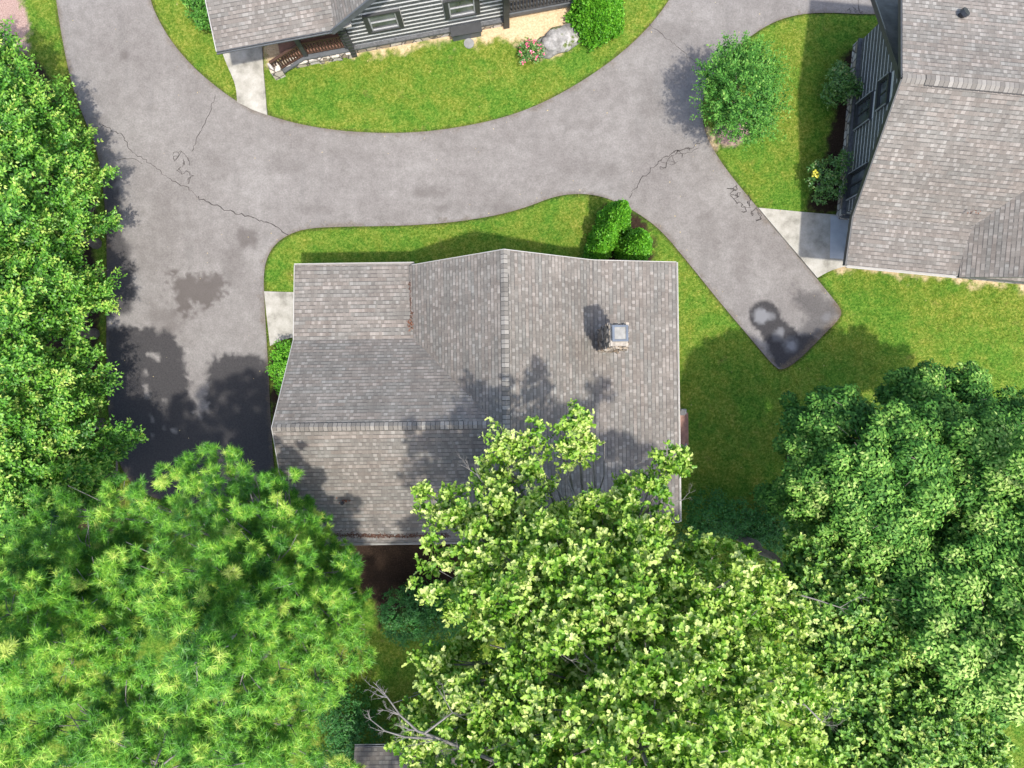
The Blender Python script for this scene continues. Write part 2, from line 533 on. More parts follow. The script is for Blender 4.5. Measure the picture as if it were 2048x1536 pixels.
# ------------------------------------------------------------------ ground, driveway, paths
ROAD_L = [(60, -420), (100, -120), (112, 0), (125, 80), (141, 160), (163, 225), (192, 290), (205, 360), (212, 440), (214, 520), (213, 600),
          (213, 700), (214, 790), (222, 870), (246, 950), (300, 1000), (420, 1010), (540, 1000)]
ROAD_R = [(551, 960), (545, 900), (541, 820), (537, 740), (532, 660), (529, 600), (527, 555), (532, 520), (548, 490), (578, 468), (618, 456), (700, 453),
          (800, 452), (900, 446), (1000, 430), (1060, 412), (1105, 394), (1150, 387), (1192, 390), (1232, 403), (1275, 426), (1322, 460),
          (1380, 530), (1440, 605), (1500, 676), (1550, 736), (1568, 740), (1600, 718), (1645, 672), (1680, 637), (1684, 620), (1660, 590), (1633, 556),
          (1570, 482), (1515, 415), (1470, 362), (1432, 310), (1408, 262), (1403, 215), (1413, 172), (1445, 122), (1500, 72),
          (1550, 42), (1600, 28), (1660, 25), (1740, 30), (1850, 24), (2100, -40), (2300, -300), (1700, -420), (1400, -110), (1340, 0), (1295, 58), (1232, 116),
          (1150, 172), (1065, 216), (980, 243), (885, 260), (800, 267), (700, 264), (618, 253), (540, 233), (478, 206), (438, 178), (390, 138),
          (346, 88), (318, 42), (300, 0), (276, -120), (250, -420)]
ROAD = G(smooth_poly(ROAD_L + ROAD_R, 2))

SLAB_N = G(smooth_poly([(443, 98, 1), (452, 125), (468, 160), (474, 182), (475, 205, 1), (505, 220, 1), (535, 231, 1), (527, 135, 1), (524, 60, 1), (440, 62, 1)], 2))
SLAB_M = G(smooth_poly([(529, 583, 1), (660, 587, 1), (660, 672, 1), (590, 674, 1), (560, 681), (541, 692, 1), (535, 640, 1)], 2))
SLAB_E = G(smooth_poly([(1516, 416, 1), (1600, 424, 1), (1705, 433, 1), (1800, 440, 1), (1800, 540, 1), (1697, 531, 1), (1660, 541), (1634, 556, 1), (1570, 481, 1)], 2))

BEDS_SAND = [G([(522, 131), (600, 118), (700, 110), (800, 100), (880, 90), (960, 82), (1030, 78), (1060, 100), (1100, 112), (1150, 70), (1150, 0), (1140, -80), (720, -80), (700, 60), (524, 70)]),
             G([(1690, 530), (1800, 548), (1940, 560), (2060, 580), (2140, 600), (2140, 560), (1700, 480)]),
             G([(1395, 240), (1415, 260), (1425, 290), (1402, 262)])]
BEDS_MULCH = [G([(1712, 95), (1690, 120), (1668, 190), (1662, 260), (1640, 320), (1620, 370), (1618, 425), (1690, 432), (1760, 300), (1760, 90)]),
              G([(600, 1040), (900, 1040), (930, 1180), (860, 1230), (760, 1250), (740, 1200), (690, 1110), (620, 1100)]),
              G([(-200, 60), (60, 100), (150, 240), (190, 400), (200, 560), (198, 760), (205, 860), (240, 980), (260, 1060), (-200, 1100)]),
              
              G([(540, 690), (556, 686), (560, 800), (550, 860), (542, 800)]),
              G([(1196, 430), (1260, 405), (1300, 450), (1310, 510), (1290, 545), (1200, 545), (1180, 500)])]
BEDS_CHIP = [G([(1436, 235), (1470, 230), (1495, 250), (1494, 280), (1472, 298), (1444, 288), (1430, 262)]), G([(-80, -200), (28, -200), (40, 0), (58, 60), (70, 130), (90, 200), (60, 260), (-80, 260)])]

GX0, GX1, GY0, GY1, GS = -24.0, 24.0, -19.0, 19.0, .085
nx = int((GX1 - GX0) / GS) + 1; ny = int((GY1 - GY0) / GS) + 1
gx, gy = np.meshgrid(np.linspace(GX0, GX1, nx), np.linspace(GY0, GY1, ny))
gx = gx.ravel(); gy = gy.ravel()
ROAD_A = np.array(ROAD)
wob = (fbm(gx * 1.9, gy * 1.9, 5) - .5)
wob2 = (fbm(gx * 6, gy * 6, 9) - .5)
d_road = sdist(gx, gy, ROAD)
d_slab = np.minimum(np.minimum(sdist(gx, gy, SLAB_N), sdist(gx, gy, SLAB_M)), sdist(gx, gy, SLAB_E))
d_hard = np.minimum(d_road, d_slab)


def bed_mask(beds, soft, amp):
    m = np.zeros_like(gx)
    for b in beds:
        d = sdist(gx, gy, b) + wob * amp + wob2 * amp * .7
        m = np.maximum(m, 1 - sstep(-soft, soft, d))
    return m


sand = bed_mask(BEDS_SAND, .22, .9)
mulch = bed_mask(BEDS_MULCH, .18, .7)
chip = bed_mask(BEDS_CHIP, .12, .5)
edge_dark = (1 - sstep(.03, .13, d_hard + wob2 * .2)) * .5  # darker band along the asphalt and slab edges
mulch_and_edge_dark = np.maximum(mulch, edge_dark * (d_road < d_slab + .2))
gz = -.05 + .085 * sstep(-.03, .10, d_hard) + .02 * wob * sstep(.2, 1, d_hard)
ii = np.arange(nx * ny).reshape(ny, nx)
gf = np.stack([ii[:-1, :-1].ravel(), ii[:-1, 1:].ravel(), ii[1:, 1:].ravel(), ii[1:, :-1].ravel()], 1)
lawn = array_mesh('lawn', np.stack([gx, gy, gz], 1), gf, M['ground'], smooth=True, attrs={'sand': sand, 'mulch': mulch_and_edge_dark, 'chip': chip})
tag(lawn, 'mown green lawn with bare soil and mulch beds', None, None, 'structure')
# far ground out to the horizon
mb = MB()
E = 900
mb.add([(-E, -E, -.06), (E, -E, -.06), (E, E, -.06), (-E, E, -.06)], [(0, 1, 2, 3)])
tag(mb.build('ground', M['ground']), kind='structure')

# driveway sheet, finely divided so that damp and painted shade patches keep their own shapes
rx0, ry0 = ROAD_A.min(0); rx1, ry1 = ROAD_A.max(0)
ST = .115
qx, qy = np.meshgrid(np.arange(max(rx0, -23), min(rx1, 23), ST), np.arange(max(ry0, -8), min(ry1, 19), ST))
qx = qx.ravel() + RNG.uniform(-.03, .03, qx.size); qy = qy.ravel() + RNG.uniform(-.03, .03, qy.size)
keep = sdist(qx, qy, ROAD) < -.05
pts = [Vector(p) for p in ROAD] + [Vector((a, b)) for a, b in zip(qx[keep], qy[keep])]
n0 = len(ROAD)
rv, re_, rf, _, _, _ = delaunay_2d_cdt(pts, [(i, (i + 1) % n0) for i in range(n0)], [], 1, 1e-5)
rvx = np.array([p[0] for p in rv]); rvy = np.array([p[1] for p in rv])
n1 = fbm(rvx * 2.2, rvy * 2.2, 21) - .5; n2 = fbm(rvx * 8, rvy * 8, 33) - .5


def blot(poly, soft, amp, amp2=.0, world=False):
    d = sdist(rvx, rvy, poly if world else G(poly)) + n1 * amp + n2 * amp2
    return 1 - sstep(-soft, soft, d)


wet_shade = np.zeros_like(rvx); stain = np.zeros_like(rvx); pool_sheen = np.zeros_like(rvx)
wet_shade = np.maximum(wet_shade, blot([(205, 655), (300, 655), (352, 668), (360, 700), (372, 745), (384, 800), (392, 822), (404, 829), (412, 818), (415, 780), (413, 722), (445, 712), (500, 705),
                            (530, 716), (546, 760), (560, 1020), (205, 1020)], .11, .5, .5) * .95)  # pine shade painted into the asphalt, together with damp
wet_shade = np.maximum(wet_shade, blot([(205, 340), (225, 340), (243, 400), (238, 450), (258, 490), (268, 530), (272, 585), (262, 625), (205, 640)], .16, .5, .2) * .85)  # shade of the left tree row painted along the driveway
for cx_, cy_, r_ in ((1529, 633, 27), (1551, 664, 25), (1570, 686, 30), (1592, 700, 26), (1570, 716, 20), (1615, 690, 18)):
    c = P(cx_, cy_); d = np.hypot(rvx - c.x, rvy - c.y) - (r_ + 4) / 50.0 + n2 * .12
    wet_shade = np.maximum(wet_shade, 1 - sstep(-.05, .05, d))
wet_shade = np.maximum(wet_shade, blot([(1588, 575), (1640, 585), (1690, 620), (1650, 670), (1618, 690), (1600, 660), (1610, 630), (1585, 600)], .2, .5, .35) * .6)
wet_shade = np.maximum(wet_shade, blot([(1535, 700), (1568, 745), (1610, 712), (1580, 690)], .1, .3, .2) * .75)
stain = np.maximum(stain, blot([(335, 556), (378, 545), (440, 560), (456, 585), (422, 614), (370, 620), (342, 600)], .16, 1.0, 1.1) * .8)
stain = np.maximum(stain, blot([(478, 470), (500, 455), (518, 468), (508, 492), (484, 497)], .2, .8, .5) * .6)
stain = np.maximum(stain, blot([(140, 230), (205, 235), (225, 300), (215, 360), (160, 300)], .5, 1.2, .4) * .35)
stain = np.maximum(stain, blot([(300, 600), (350, 640), (360, 680), (310, 670)], .4, 1., .4) * .4)
stain = np.maximum(stain, blot([(520, 120), (240, 90), (250, 130)], .1, .3, .4) * .0)
for cx_, cy_, rx_, ry_, k_ in ((862, 385, 40, 16, .4), (950, 300, 60, 10, .22), (1010, 415, 40, 14, .3), (880, 414, 30, 9, .4), (1190, 340, 60, 22, .25), (1150, 250, 50, 16, .2), (700, 310, 60, 14, .2), (560, 330, 40, 25, .22),
                               (640, 420, 60, 10, .22), (1300, 200, 30, 50, .25), (1420, 470, 22, 50, .3), (1480, 540, 20, 40, .25), (430, 330, 26, 40, .25), (330, 430, 30, 60, .22), (470, 540, 25, 50, .25), (300, 520, 40, 40, .25), (250, 110, 12, 16, .5), (230, 180, 20, 60, .2), (1335, 60, 40, 20, .25)):
    c = P(cx_, cy_); dd = np.hypot((rvx - c.x) * 50 / rx_, (rvy - c.y) * 50 / ry_)
    stain = np.maximum(stain, (1 - sstep(.3, 1.3, dd + n1 * 1.4 + n2 * .7)) * k_)
for pl in ([(292, 708), (305, 704), (322, 715), (318, 722)], [(286, 766), (296, 768), (302, 795), (289, 797)], [(324, 795), (333, 800), (337, 808)],
           [(300, 830), (312, 842), (308, 846)], [(342, 857), (354, 860), (348, 866)], [(326, 850), (332, 856), (328, 862)], [(302, 868), (309, 872), (304, 875)],
           [(288, 742), (294, 744), (291, 752)]):
    wet_shade *= 1 - blot(pl, .05, .12, .1)
for cx_, cy_, r_, s_ in ((1522, 632, 15, 1), (1540, 633, 9, .7), (1560, 664, 9, .8), (1556, 672, 12, .4), (1582, 691, 9, 1), (1653, 634, 10, .5), (1581, 690, 17, .35)):
    c = P(cx_, cy_); d = np.hypot(rvx - c.x, rvy - c.y) - r_ / 50.0 + n1 * .1
    pool_sheen = np.maximum(pool_sheen, (1 - sstep(-.05, .05, d)) * s_)  # sky reflection on the puddles, painted as pale grey-blue
d_e = -sdist(rvx, rvy, ROAD)
edge = (1 - sstep(.0, .16, d_e + n2 * .4 + n1 * .25)) * .5
edge = np.maximum(edge, (1 - sstep(.0, .3, np.abs(d_e) + n2 * .3)) * blot([(1560, 750), (1700, 630), (1670, 600), (1640, 640), (1560, 720)], .1, .1) * .9)
rme = bpy.data.meshes.new('driveway')
rme.from_pydata([(p[0], p[1], .012) for p in rv], [], [tuple(f) for f in rf])
for k_, a_ in (('wet_shade', wet_shade), ('stain', stain), ('pool_sheen', pool_sheen), ('edge', edge)):
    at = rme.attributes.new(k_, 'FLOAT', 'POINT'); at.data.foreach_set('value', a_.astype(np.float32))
rme.materials.append(M['asphalt']); rme.update()
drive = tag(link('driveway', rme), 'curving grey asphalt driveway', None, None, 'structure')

# cracks in the asphalt (thin strips on the sheet, children of the driveway)
crk = MB()


def crack(pts_, w_=.022, jit=.045, seed=0):
    rr = random.Random(seed)
    p = [P(*q) for q in pts_]
    fine = []
    for a, b in zip(p[:-1], p[1:]):
        k = max(2, int((b - a).length / .11))
        for i in range(k): fine.append(a.lerp(b, i / k) + Vector((rr.uniform(-jit, jit), rr.uniform(-jit, jit), 0)))
    fine.append(p[-1])
    L = []; n = len(fine)
    vs = []
    for i, q in enumerate(fine):
        d = (fine[min(i + 1, n - 1)] - fine[max(i - 1, 0)]).normalized()
        nrm = Vector((-d.y, d.x, 0)); ww = w_ * rr.uniform(.35, 1.1) * .5
        vs += [(q.x + nrm.x * ww, q.y + nrm.y * ww, .0165), (q.x - nrm.x * ww, q.y - nrm.y * ww, .0165)]
    crk.add(vs, [(2 * i + 1, 2 * i + 3, 2 * i + 2, 2 * i) for i in range(n - 1)])


crack([(205, 250), (245, 270), (262, 300), (310, 335), (345, 362), (375, 375), (395, 395)], .03, .05, 1)
crack([(395, 395), (440, 415), (500, 435), (545, 450), (577, 470)], .045, .05, 2)
crack([(432, 192), (415, 235), (395, 275), (384, 303)], .028, .04, 3)
crack([(232, 320), (265, 316), (285, 328)], .025, .03, 4)
crack([(1258, 398), (1268, 378), (1290, 350), (1322, 322), (1345, 305), (1400, 288)], .035, .06, 5)
crack([(1345, 305), (1370, 310), (1398, 296)], .02, .06, 6)
crack([(1322, 322), (1345, 330), (1356, 322)], .018, .05, 7)
crack([(1298, 48), (1345, 85), (1375, 112), (1402, 135)], .024, .05, 8)
crack([(1720, 24), (1716, 8), (1718, -20)], .03, .05, 18)
rr = random.Random(5)


def net(cx, cy, rx, ry, n, ang, w_, seed):
    r2 = random.Random(seed)
    nodes = []
    for i in range(n):
        a = r2.uniform(0, 6.28); q = r2.random() ** .5
        x, y = rx * q * math.cos(a), ry * q * math.sin(a)
        nodes.append((cx + x * math.cos(ang) - y * math.sin(ang), cy + x * math.sin(ang) + y * math.cos(ang)))
    done = set()
    for i, a in enumerate(nodes):
        o = sorted(range(n), key=lambda j: (nodes[j][0] - a[0]) ** 2 + (nodes[j][1] - a[1]) ** 2)[1:4]
        for j in o[:r2.choice((2, 2, 3))]:
            if (min(i, j), max(i, j)) in done: continue
            done.add((min(i, j), max(i, j)))
            crack([a, nodes[j]], w_, .03, seed * 100 + i * 7 + j)


net(366, 335, 38, 18, 30, 1.2, .020, 3)
net(1488, 405, 55, 17, 46, .88, .030, 4)
net(1350, 315, 44, 10, 20, -.6, .020, 6)
net(1712, 22, 18, 8, 16, .1, .016, 9)
crk.build('crack', M['crack'], drive)


def slab(name, poly, label, top=.055):
    m = MB(); m.prism(poly, -.1, top)
    return tag(m.build(name, M['concrete']), label, None, None, 'structure')


slab('path', SLAB_N, 'pale concrete walk curving out from under the porch roof of the house at the top')
slab('path', SLAB_M, 'short pale concrete walk at the left side of the middle house')
pe = slab('path', SLAB_E, 'triangular pale concrete apron beside the house on the right')
mb = MB()
mb.add([tuple(P(u, v, .059)) for u, v in ((1661, 431.5), (1790, 440), (1790, 527), (1660, 516))], [(3, 2, 1, 0)])  # paler blue-grey panel over the inner part of the apron
mb.build('pale_panel', M['concrete_blue'], pe)


# ------------------------------------------------------------------ house building helpers
def roof_planes(quads, th=.13):
    """each quad: eave a, eave b, top b, top a (local coords) -> slab with uv in metres"""
    m = MB()
    off = 0.0
    for q in quads:
        p = [Vector(x) for x in q]
        u = (p[1] - p[0]).normalized()
        nrm = (p[1] - p[0]).cross(p[3] - p[0]).normalized()
        if nrm.z < 0: nrm = -nrm
        vdir = nrm.cross(u)
        if vdir.z < 0: vdir = -vdir
        top = list(p)
        ccw = (p[1] - p[0]).cross(p[2] - p[0]).z > 0
        if not ccw: top = top[::-1]
        uv = [((x - p[0]).dot(u) + off, (x - p[0]).dot(vdir) + off * .37) for x in top]
        m.add(top, [tuple(range(len(top)))], 0, uv)
        bot = [x - Vector((0, 0, th)) for x in top]
        n = len(top)
        m.add(top + bot, [tuple(range(n, 2 * n))[::-1]] + [(i, n + i, n + (i + 1) % n, (i + 1) % n) for i in range(n)], 1)
        off += 3.37
    return m


def ridge_cap(a, b, left, right, raised_from=0.0, raised_to=1e9, wid=.165, tab=.150):
    """left/right: unit vectors down the two slopes. tabs of cap shingle over a raised ridge vent"""
    m = MB(); rr = random.Random(int(a[0] * 100) + 3)
    a = Vector(a); b = Vector(b); L = (b - a).length; d = (b - a) / L
    left = Vector(left).normalized(); right = Vector(right).normalized()
    n = int(L / tab)
    for i in range(n):
        t0 = i * tab; t1 = t0 + tab * 1.0
        lift = .045 if raised_from <= t0 <= raised_to else .014
        ww = wid if lift > .02 else wid * .9
        v = rr.random()
        z0 = Vector((0, 0, lift)); z1 = Vector((0, 0, lift + .014))
        A0, A1 = a + d * t0 + z0, a + d * (t1 - tab * .14) + z1
        p = [A0, A1, A1 + left * ww, A0 + left * ww, A1 + right * ww, A0 + right * ww]
        m.add(p, [(0, 1, 2, 3), (1, 0, 5, 4)], 0, var=v)
        # painted shadow line at the tab's butt, and dark skirt of the vent
        dn = Vector((0, 0, -.022)) + d * tab * .15
        m.add([p[1], p[2], p[2] + dn, p[1] + dn, p[4], p[4] + dn], [(0, 3, 2, 1), (0, 4, 5, 3)], 1)
        if lift > .02:
            for s_, (q0, q1) in ((left, (p[3], p[2])), (right, (p[5], p[4]))):
                o = s_ * .03 + Vector((0, 0, -lift - .015))
                m.add([q0, q1, q1 + o, q0 + o], [(0, 1, 2, 3)], 1)
    return m


def wall_mesh(p0, p1, prof, z0, e=.255, gap=.075, thick=.16, proud=.028, stone=.32, openings=()):
    """log wall from p0 to p1 (local 2D), outward normal to the right of p0->p1. prof: list of (s, z) top outline"""
    m = MB()
    p0 = Vector((*p0, 0)); p1 = Vector((*p1, 0)); L = (p1 - p0).length; t = (p1 - p0) / L
    nrm = Vector((t.y, -t.x, 0))

    def top(s_):
        for (a, za), (b, zb) in zip(prof[:-1], prof[1:]):
            if a <= s_ <= b: return za + (zb - za) * (s_ - a) / max(1e-6, b - a)
        return prof[-1][1]
    pl = [(0, z0)] + [(L, z0)] + [(s_, z) for s_, z in prof[::-1]]
    vs = [p0 + t * s_ + Vector((0, 0, z)) for s_, z in pl]; n = len(vs)
    vb = [v - nrm * thick for v in vs]
    m.add(vs + vb, [tuple(range(n)), tuple(range(n, 2 * n))[::-1]] + [((i + 1) % n, i, n + i, n + (i + 1) % n) for i in range(n)], 1)
    zmax = max(z for _, z in prof); z = z0
    if stone:
        c = p0 + t * (L / 2) + nrm * .05 + Vector((0, 0, z0 + stone / 2))
        m.box(c, (L + .1, .14, stone), 2, rz=math.atan2(t.y, t.x))
        z = z0 + stone + .01
        c = p0 + t * (L / 2) + nrm * .06 + Vector((0, 0, z + .05))
        m.box(c, (L + .1, .18, .10), 0, rz=math.atan2(t.y, t.x))
        z += .10
    while z < zmax - .05:
        za, zb = z + gap, z + e
        ss = [i * L / 120 for i in range(121) if top(i * L / 120) > zb + .02]
        if ss:
            segs = [(min(ss), max(ss))]
            for (o0, o1, oz0, oz1) in openings:
                if zb > oz0 and za < oz1:
                    nw = []
                    for a, b in segs:
                        if o1 <= a or o0 >= b: nw.append((a, b)); continue
                        if o0 > a: nw.append((a, o0))
                        if o1 < b: nw.append((o1, b))
                    segs = nw
            for a, b in segs:
                if b - a < .05: continue
                A = p0 + t * a; B = p0 + t * b
                zz = [(0, za), (proud, za + .004), (proud, zb), (0, zb + .001)]
                if zb + gap < top((a + b) / 2) + .3:
                    q0, q1 = nrm * (proud - .001) + Vector((0, 0, zb + .002)), nrm * .006 + Vector((0, 0, zb + gap + .004))
                    m.add([A + q0, B + q0, B + q1, A + q1], [(0, 1, 2, 3)], 1)
                v = [A + nrm * o + Vector((0, 0, h)) for o, h in zz] + [B + nrm * o + Vector((0, 0, h)) for o, h in zz]
                m.add(v, [(0, 4, 5, 1), (1, 5, 6, 2), (2, 6, 7, 3), (0, 1, 2, 3), (7, 6, 5, 4)], 0)
        z += e
    return m


def window(parent, p0, p1, s0, s1, z0, z1, shut=.16, mull='h', bright=True):
    """window on the wall line p0->p1 between s0..s1 and z0..z1"""
    p0 = Vector((*p0, 0)); p1 = Vector((*p1, 0)); t = (p1 - p0).normalized(); nrm = Vector((t.y, -t.x, 0)); rz = math.atan2(t.y, t.x)
    Z = Vector((0, 0, 1)); sc = (s0 + s1) / 2; zc = (z0 + z1) / 2; W = s1 - s0; Hh = z1 - z0

    def at(s_, z, o): return p0 + t * s_ + Z * z + nrm * o
    m = MB()
    m.box(at(s0 - shut / 2, zc, .05), (shut, .10, Hh + .16), 0, rz)
    m.box(at(s1 + shut / 2, zc, .05), (shut, .10, Hh + .16), 0, rz)
    m.box(at(sc, z1 + .045, .052), (W, .104, .09), 0, rz)
    m.box(at(sc, z0 - .045, .060), (W + .1, .12, .09), 0, rz)
    fr = m.build('window', M['trim'], parent)
    m = MB(); f = .05
    m.box(at(s0 + f / 2, zc, .035), (f, .07, Hh), 0, rz); m.box(at(s1 - f / 2, zc, .035), (f, .07, Hh), 0, rz)
    m.box(at(sc, z1 - f / 2, .033), (W - 2 * f, .066, f), 0, rz); m.box(at(sc, z0 + f / 2, .033), (W - 2 * f, .066, f), 0, rz)
    if mull == 'h': m.box(at(sc, zc, .03), (W - 2 * f, .06, .045), 0, rz)
    else: m.box(at(sc, zc, .03), (.045, .06, Hh - 2 * f), 0, rz)
    m.build('sash', M['sash'] if bright else M['trim'], fr)
    m = MB(); m.box(at(sc, zc, .012), (W - 2 * f + .01, .02, Hh - 2 * f + .01), 0, rz)
    m.build('pane', M['glass'], fr)
    return fr


def gutter(m, a, b, out, w_=.11):
    """open K gutter along a->b; out = outward unit vector"""
    a = Vector(a); b = Vector(b); o = Vector(out)
    Z = Vector((0, 0, 1))
    prof = [(0, 0), (0, -.10), (w_ * .75, -.10), (w_, -.02), (w_, .005), (w_ - .02, .005), (w_ - .02, -.02), (w_ * .7, -.085), (.015, -.085), (.015, 0)]
    va = [a + o * x + Z * z for x, z in prof]; vb = [b + o * x + Z * z for x, z in prof]; n = len(prof)
    m.add(va + vb, [(i, (i + 1) % n, n + (i + 1) % n, n + i) for i in range(n)] + [tuple(range(n))[::-1], tuple(range(n, 2 * n))], 0)


LW = [M['log'], M['chink'], M['stone']]

# ------------------------------------------------------------------ middle house
TH = R(0.8)
house = thing('log_house', (0, 0, 0), 'large house in the middle with a grey shingled cross gable roof and a stone chimney', 'house', TH)
mx = -.2
YT, YB = 4.27, -5.0
quads = [
    ((2.87, YB, 3.66), (2.87, YT, 3.66), (mx, YT, 5.85), (mx, YB, 5.85)),
    ((5.93, YB, 3.0), (5.93, YT, 3.0), (2.87, YT, 3.66), (2.87, YB, 3.66)),
    ((-3.62, YT, 3.08), (-3.62, YB, 3.08), (mx, YB, 5.85), (mx, YT, 5.85)),
    ((-.5, 1.67, 3.2), (-7.72, 1.67, 3.2), (-7.72, -1.29, 5.6), (-.42, -1.29, 5.6)),
    ((-3.2, 4.36, 2.96), (-7.72, 4.36, 2.96), (-7.72, 1.67, 3.2), (-3.2, 1.67, 3.2)),
    ((-7.72, -5.46, 3.68), (-.42, -5.46, 3.68), (-.42, -1.29, 5.6), (-7.72, -1.29, 5.6)),
]
roof = roof_planes(quads).build('roof', [M['shingle'], M['dark_fascia']], house)
sR = Vector((3.07, 0, -2.19)).normalized(); sL = Vector((-3.42, 0, -2.77)).normalized()
ridge_cap((mx, YT, 5.85), (mx, YB, 5.85), sL, sR, .62, 8.6, .15).build('ridge_cap', [M['cap'], M['cap_shadow']], roof)
sN = Vector((0, 2.96, -2.4)).normalized(); sS = Vector((0, -4.17, -1.92)).normalized()
ridge_cap((-7.72, -1.29, 5.6), (-.62, -1.29, 5.6), sN, sS, .6, 6.1, .15).build('ridge_cap', [M['cap'], M['cap_shadow']], roof)
for a_, b_, o_, w_ in (((-7.74, 4.37, 2.99), (-3.45, 4.37, 2.99), (0, 1, 0), .05), ((-7.74, -5.47, 3.71), (-.4, -5.47, 3.71), (0, -1, 0), .06), ((5.94, YB, 3.02), (5.94, YT, 3.02), (1, 0, 0), .05)):
    g = MB(); gutter(g, a_, b_, o_, w_); g.build('gutter', M['gutter'], house)
for a, b in (((mx, YT + .012, 5.86), (2.87, YT + .012, 3.67)), ((2.87, YT + .012, 3.67), (5.93, YT + .012, 3.01)), ((-3.5, YT + .012, 3.18), (mx, YT + .012, 5.86)),
             ((-7.735, -1.29, 5.61), (-7.735, 1.67, 3.21)), ((-7.735, 1.67, 3.21), (-7.735, 4.36, 2.97)), ((-7.735, -1.29, 5.61), (-7.735, -5.46, 3.69)),
             ((mx, YB - .012, 5.86), (5.93, YB - .012, 3.01))):
    g = MB(); g.beam(a, b, .024, .03); g.build('drip_edge', M['white_trim'], house)
# walls under the roof
wl = MB()
for args in (
    ((5.35, 3.75), (-3.2, 3.75), [(0, 2.85), (2.48, 3.5), (5.55, 5.65), (8.55, 3.2)]),
    ((5.35, -4.5), (5.35, 3.75), [(0, 2.8), (8.25, 2.8)]),
    ((-7.15, 1.7), (-7.15, -4.95), [(0, 2.85), (2.99, 5.35), (6.65, 3.6)]),
    ((-7.15, -4.95), (-.5, -4.95), [(0, 3.45), (6.65, 3.45)]),
    ((-3.2, 3.75), (-3.2, 1.7), [(0, 2.85), (2.05, 2.85)]),
    ((-3.2, 1.7), (-7.15, 1.7), [(0, 2.85), (3.95, 2.85)]),
    ((-.5, -4.5), (5.35, -4.5), [(0, 5.5), (.3, 5.65), (3.4, 3.5), (5.85, 2.8)]),
):
    wm = wall_mesh(args[0], args[1], args[2], .0)
    b = len(wl.v); wl.v += wm.v; wl.var += wm.var; wl.f += [[k + b for k in f] for f in wm.f]; wl.m += wm.m; wl.uv += wm.uv
wl.build('wall', LW, house)
for x, y in ((-7.2, 3.9), (-5.2, 3.9)):
    m = MB(); m.box((x, y, 1.42), (.2, .2, 2.8)); m.build('porch_post', M['log'], house)

# chimney
cc = P(1238, 669, 6.5)
cl = Matrix.Rotation(-TH, 3, 'Z') @ cc
chim = MB()
rr = random.Random(3)
cw, ch = .60, .72
chim.box((cl.x, cl.y - .03, 5.0), (cw, ch, 2.84))
for k in range(150):
    side = rr.randrange(4); z = rr.uniform(3.75, 6.38)
    if side < 2:
        s_ = -1 if side == 0 else 1
        c = (cl.x + s_ * cw / 2, cl.y - .03 + rr.uniform(-ch / 2, ch / 2), z); sz = (rr.uniform(.05, .1), rr.uniform(.1, .24), rr.uniform(.07, .14))
    else:
        s_ = -1 if side == 2 else 1
        c = (cl.x + rr.uniform(-cw / 2, cw / 2), cl.y - .03 + s_ * ch / 2, z); sz = (rr.uniform(.1, .24), rr.uniform(.05, .1), rr.uniform(.07, .14))
    chim.box(c, sz, 0, rr.uniform(-.15, .15))
ch_o = chim.build('chimney', M['chimney_stone'], roof)
m = MB()
m.box((cl.x + .005, cl.y - .03, 6.44), (cw - .06, ch - .08, .08))
m.build('crown', M['crown_conc'], ch_o)
m = MB()
m.box((cl.x + .02, cl.y + .03, 6.52), (.40, .42, .14), 1)
for dx, dy, sx, sy in ((-.21, 0, .07, .50), (.21, 0, .07, .50), (0, -.22, .352, .06), (0, .22, .352, .06)):
    m.box((cl.x + .02 + dx, cl.y + .03 + dy, 6.615), (sx, sy, .07))
m.build('flue_cap', [M['metal_cap'], M['vent']], ch_o)
m = MB(); m.box((cl.x + .02, cl.y + .03, 6.60), (.352, .38, .03)); m.build('cap_plate', M['cap_plate'], ch_o)

# plumbing vent through the lower left slope
vp = Matrix.Rotation(-TH, 3, 'Z') @ P(687, 1005, 4.3)
m = MB()
m.tube([(vp.x, vp.y, 4.0), (vp.x, vp.y, 4.52)], .06, 10)
m.tube([(vp.x, vp.y, 4.18), (vp.x, vp.y, 4.26)], [.15, .08], 10)
m.build('vent_pipe', M['vent'], roof)

# side stoop by the right wall
st = P(1366, 858, .45)
stoop = thing('side_stoop', (st.x, st.y, 0), 'small red brown stoop with dark posts beside the right eave', 'stoop', TH)
m = MB(); m.box((-.62, 0, .2), (1.4, 1.36, .46)); m.build('landing', M['deck'], stoop)
m = MB(); m.box((.18, -.02, .1), (.19, 1.3, .2)); m.build('step', M['deck'], stoop)
for s_ in (-1, 1):
    m = MB(); m.box((-.16, s_ * .66, .62), (.14, .14, .95)); m.box((-.16, s_ * .66, 1.11), (.18, .18, .05)); m.box((-.70, s_ * .66, .95), (.94, .06, .07)); m.box((.06, s_ * .68, .2), (.2, .2, .4), 1)
    m.build('post', [M['trim'], M['grey_metal']], stoop)

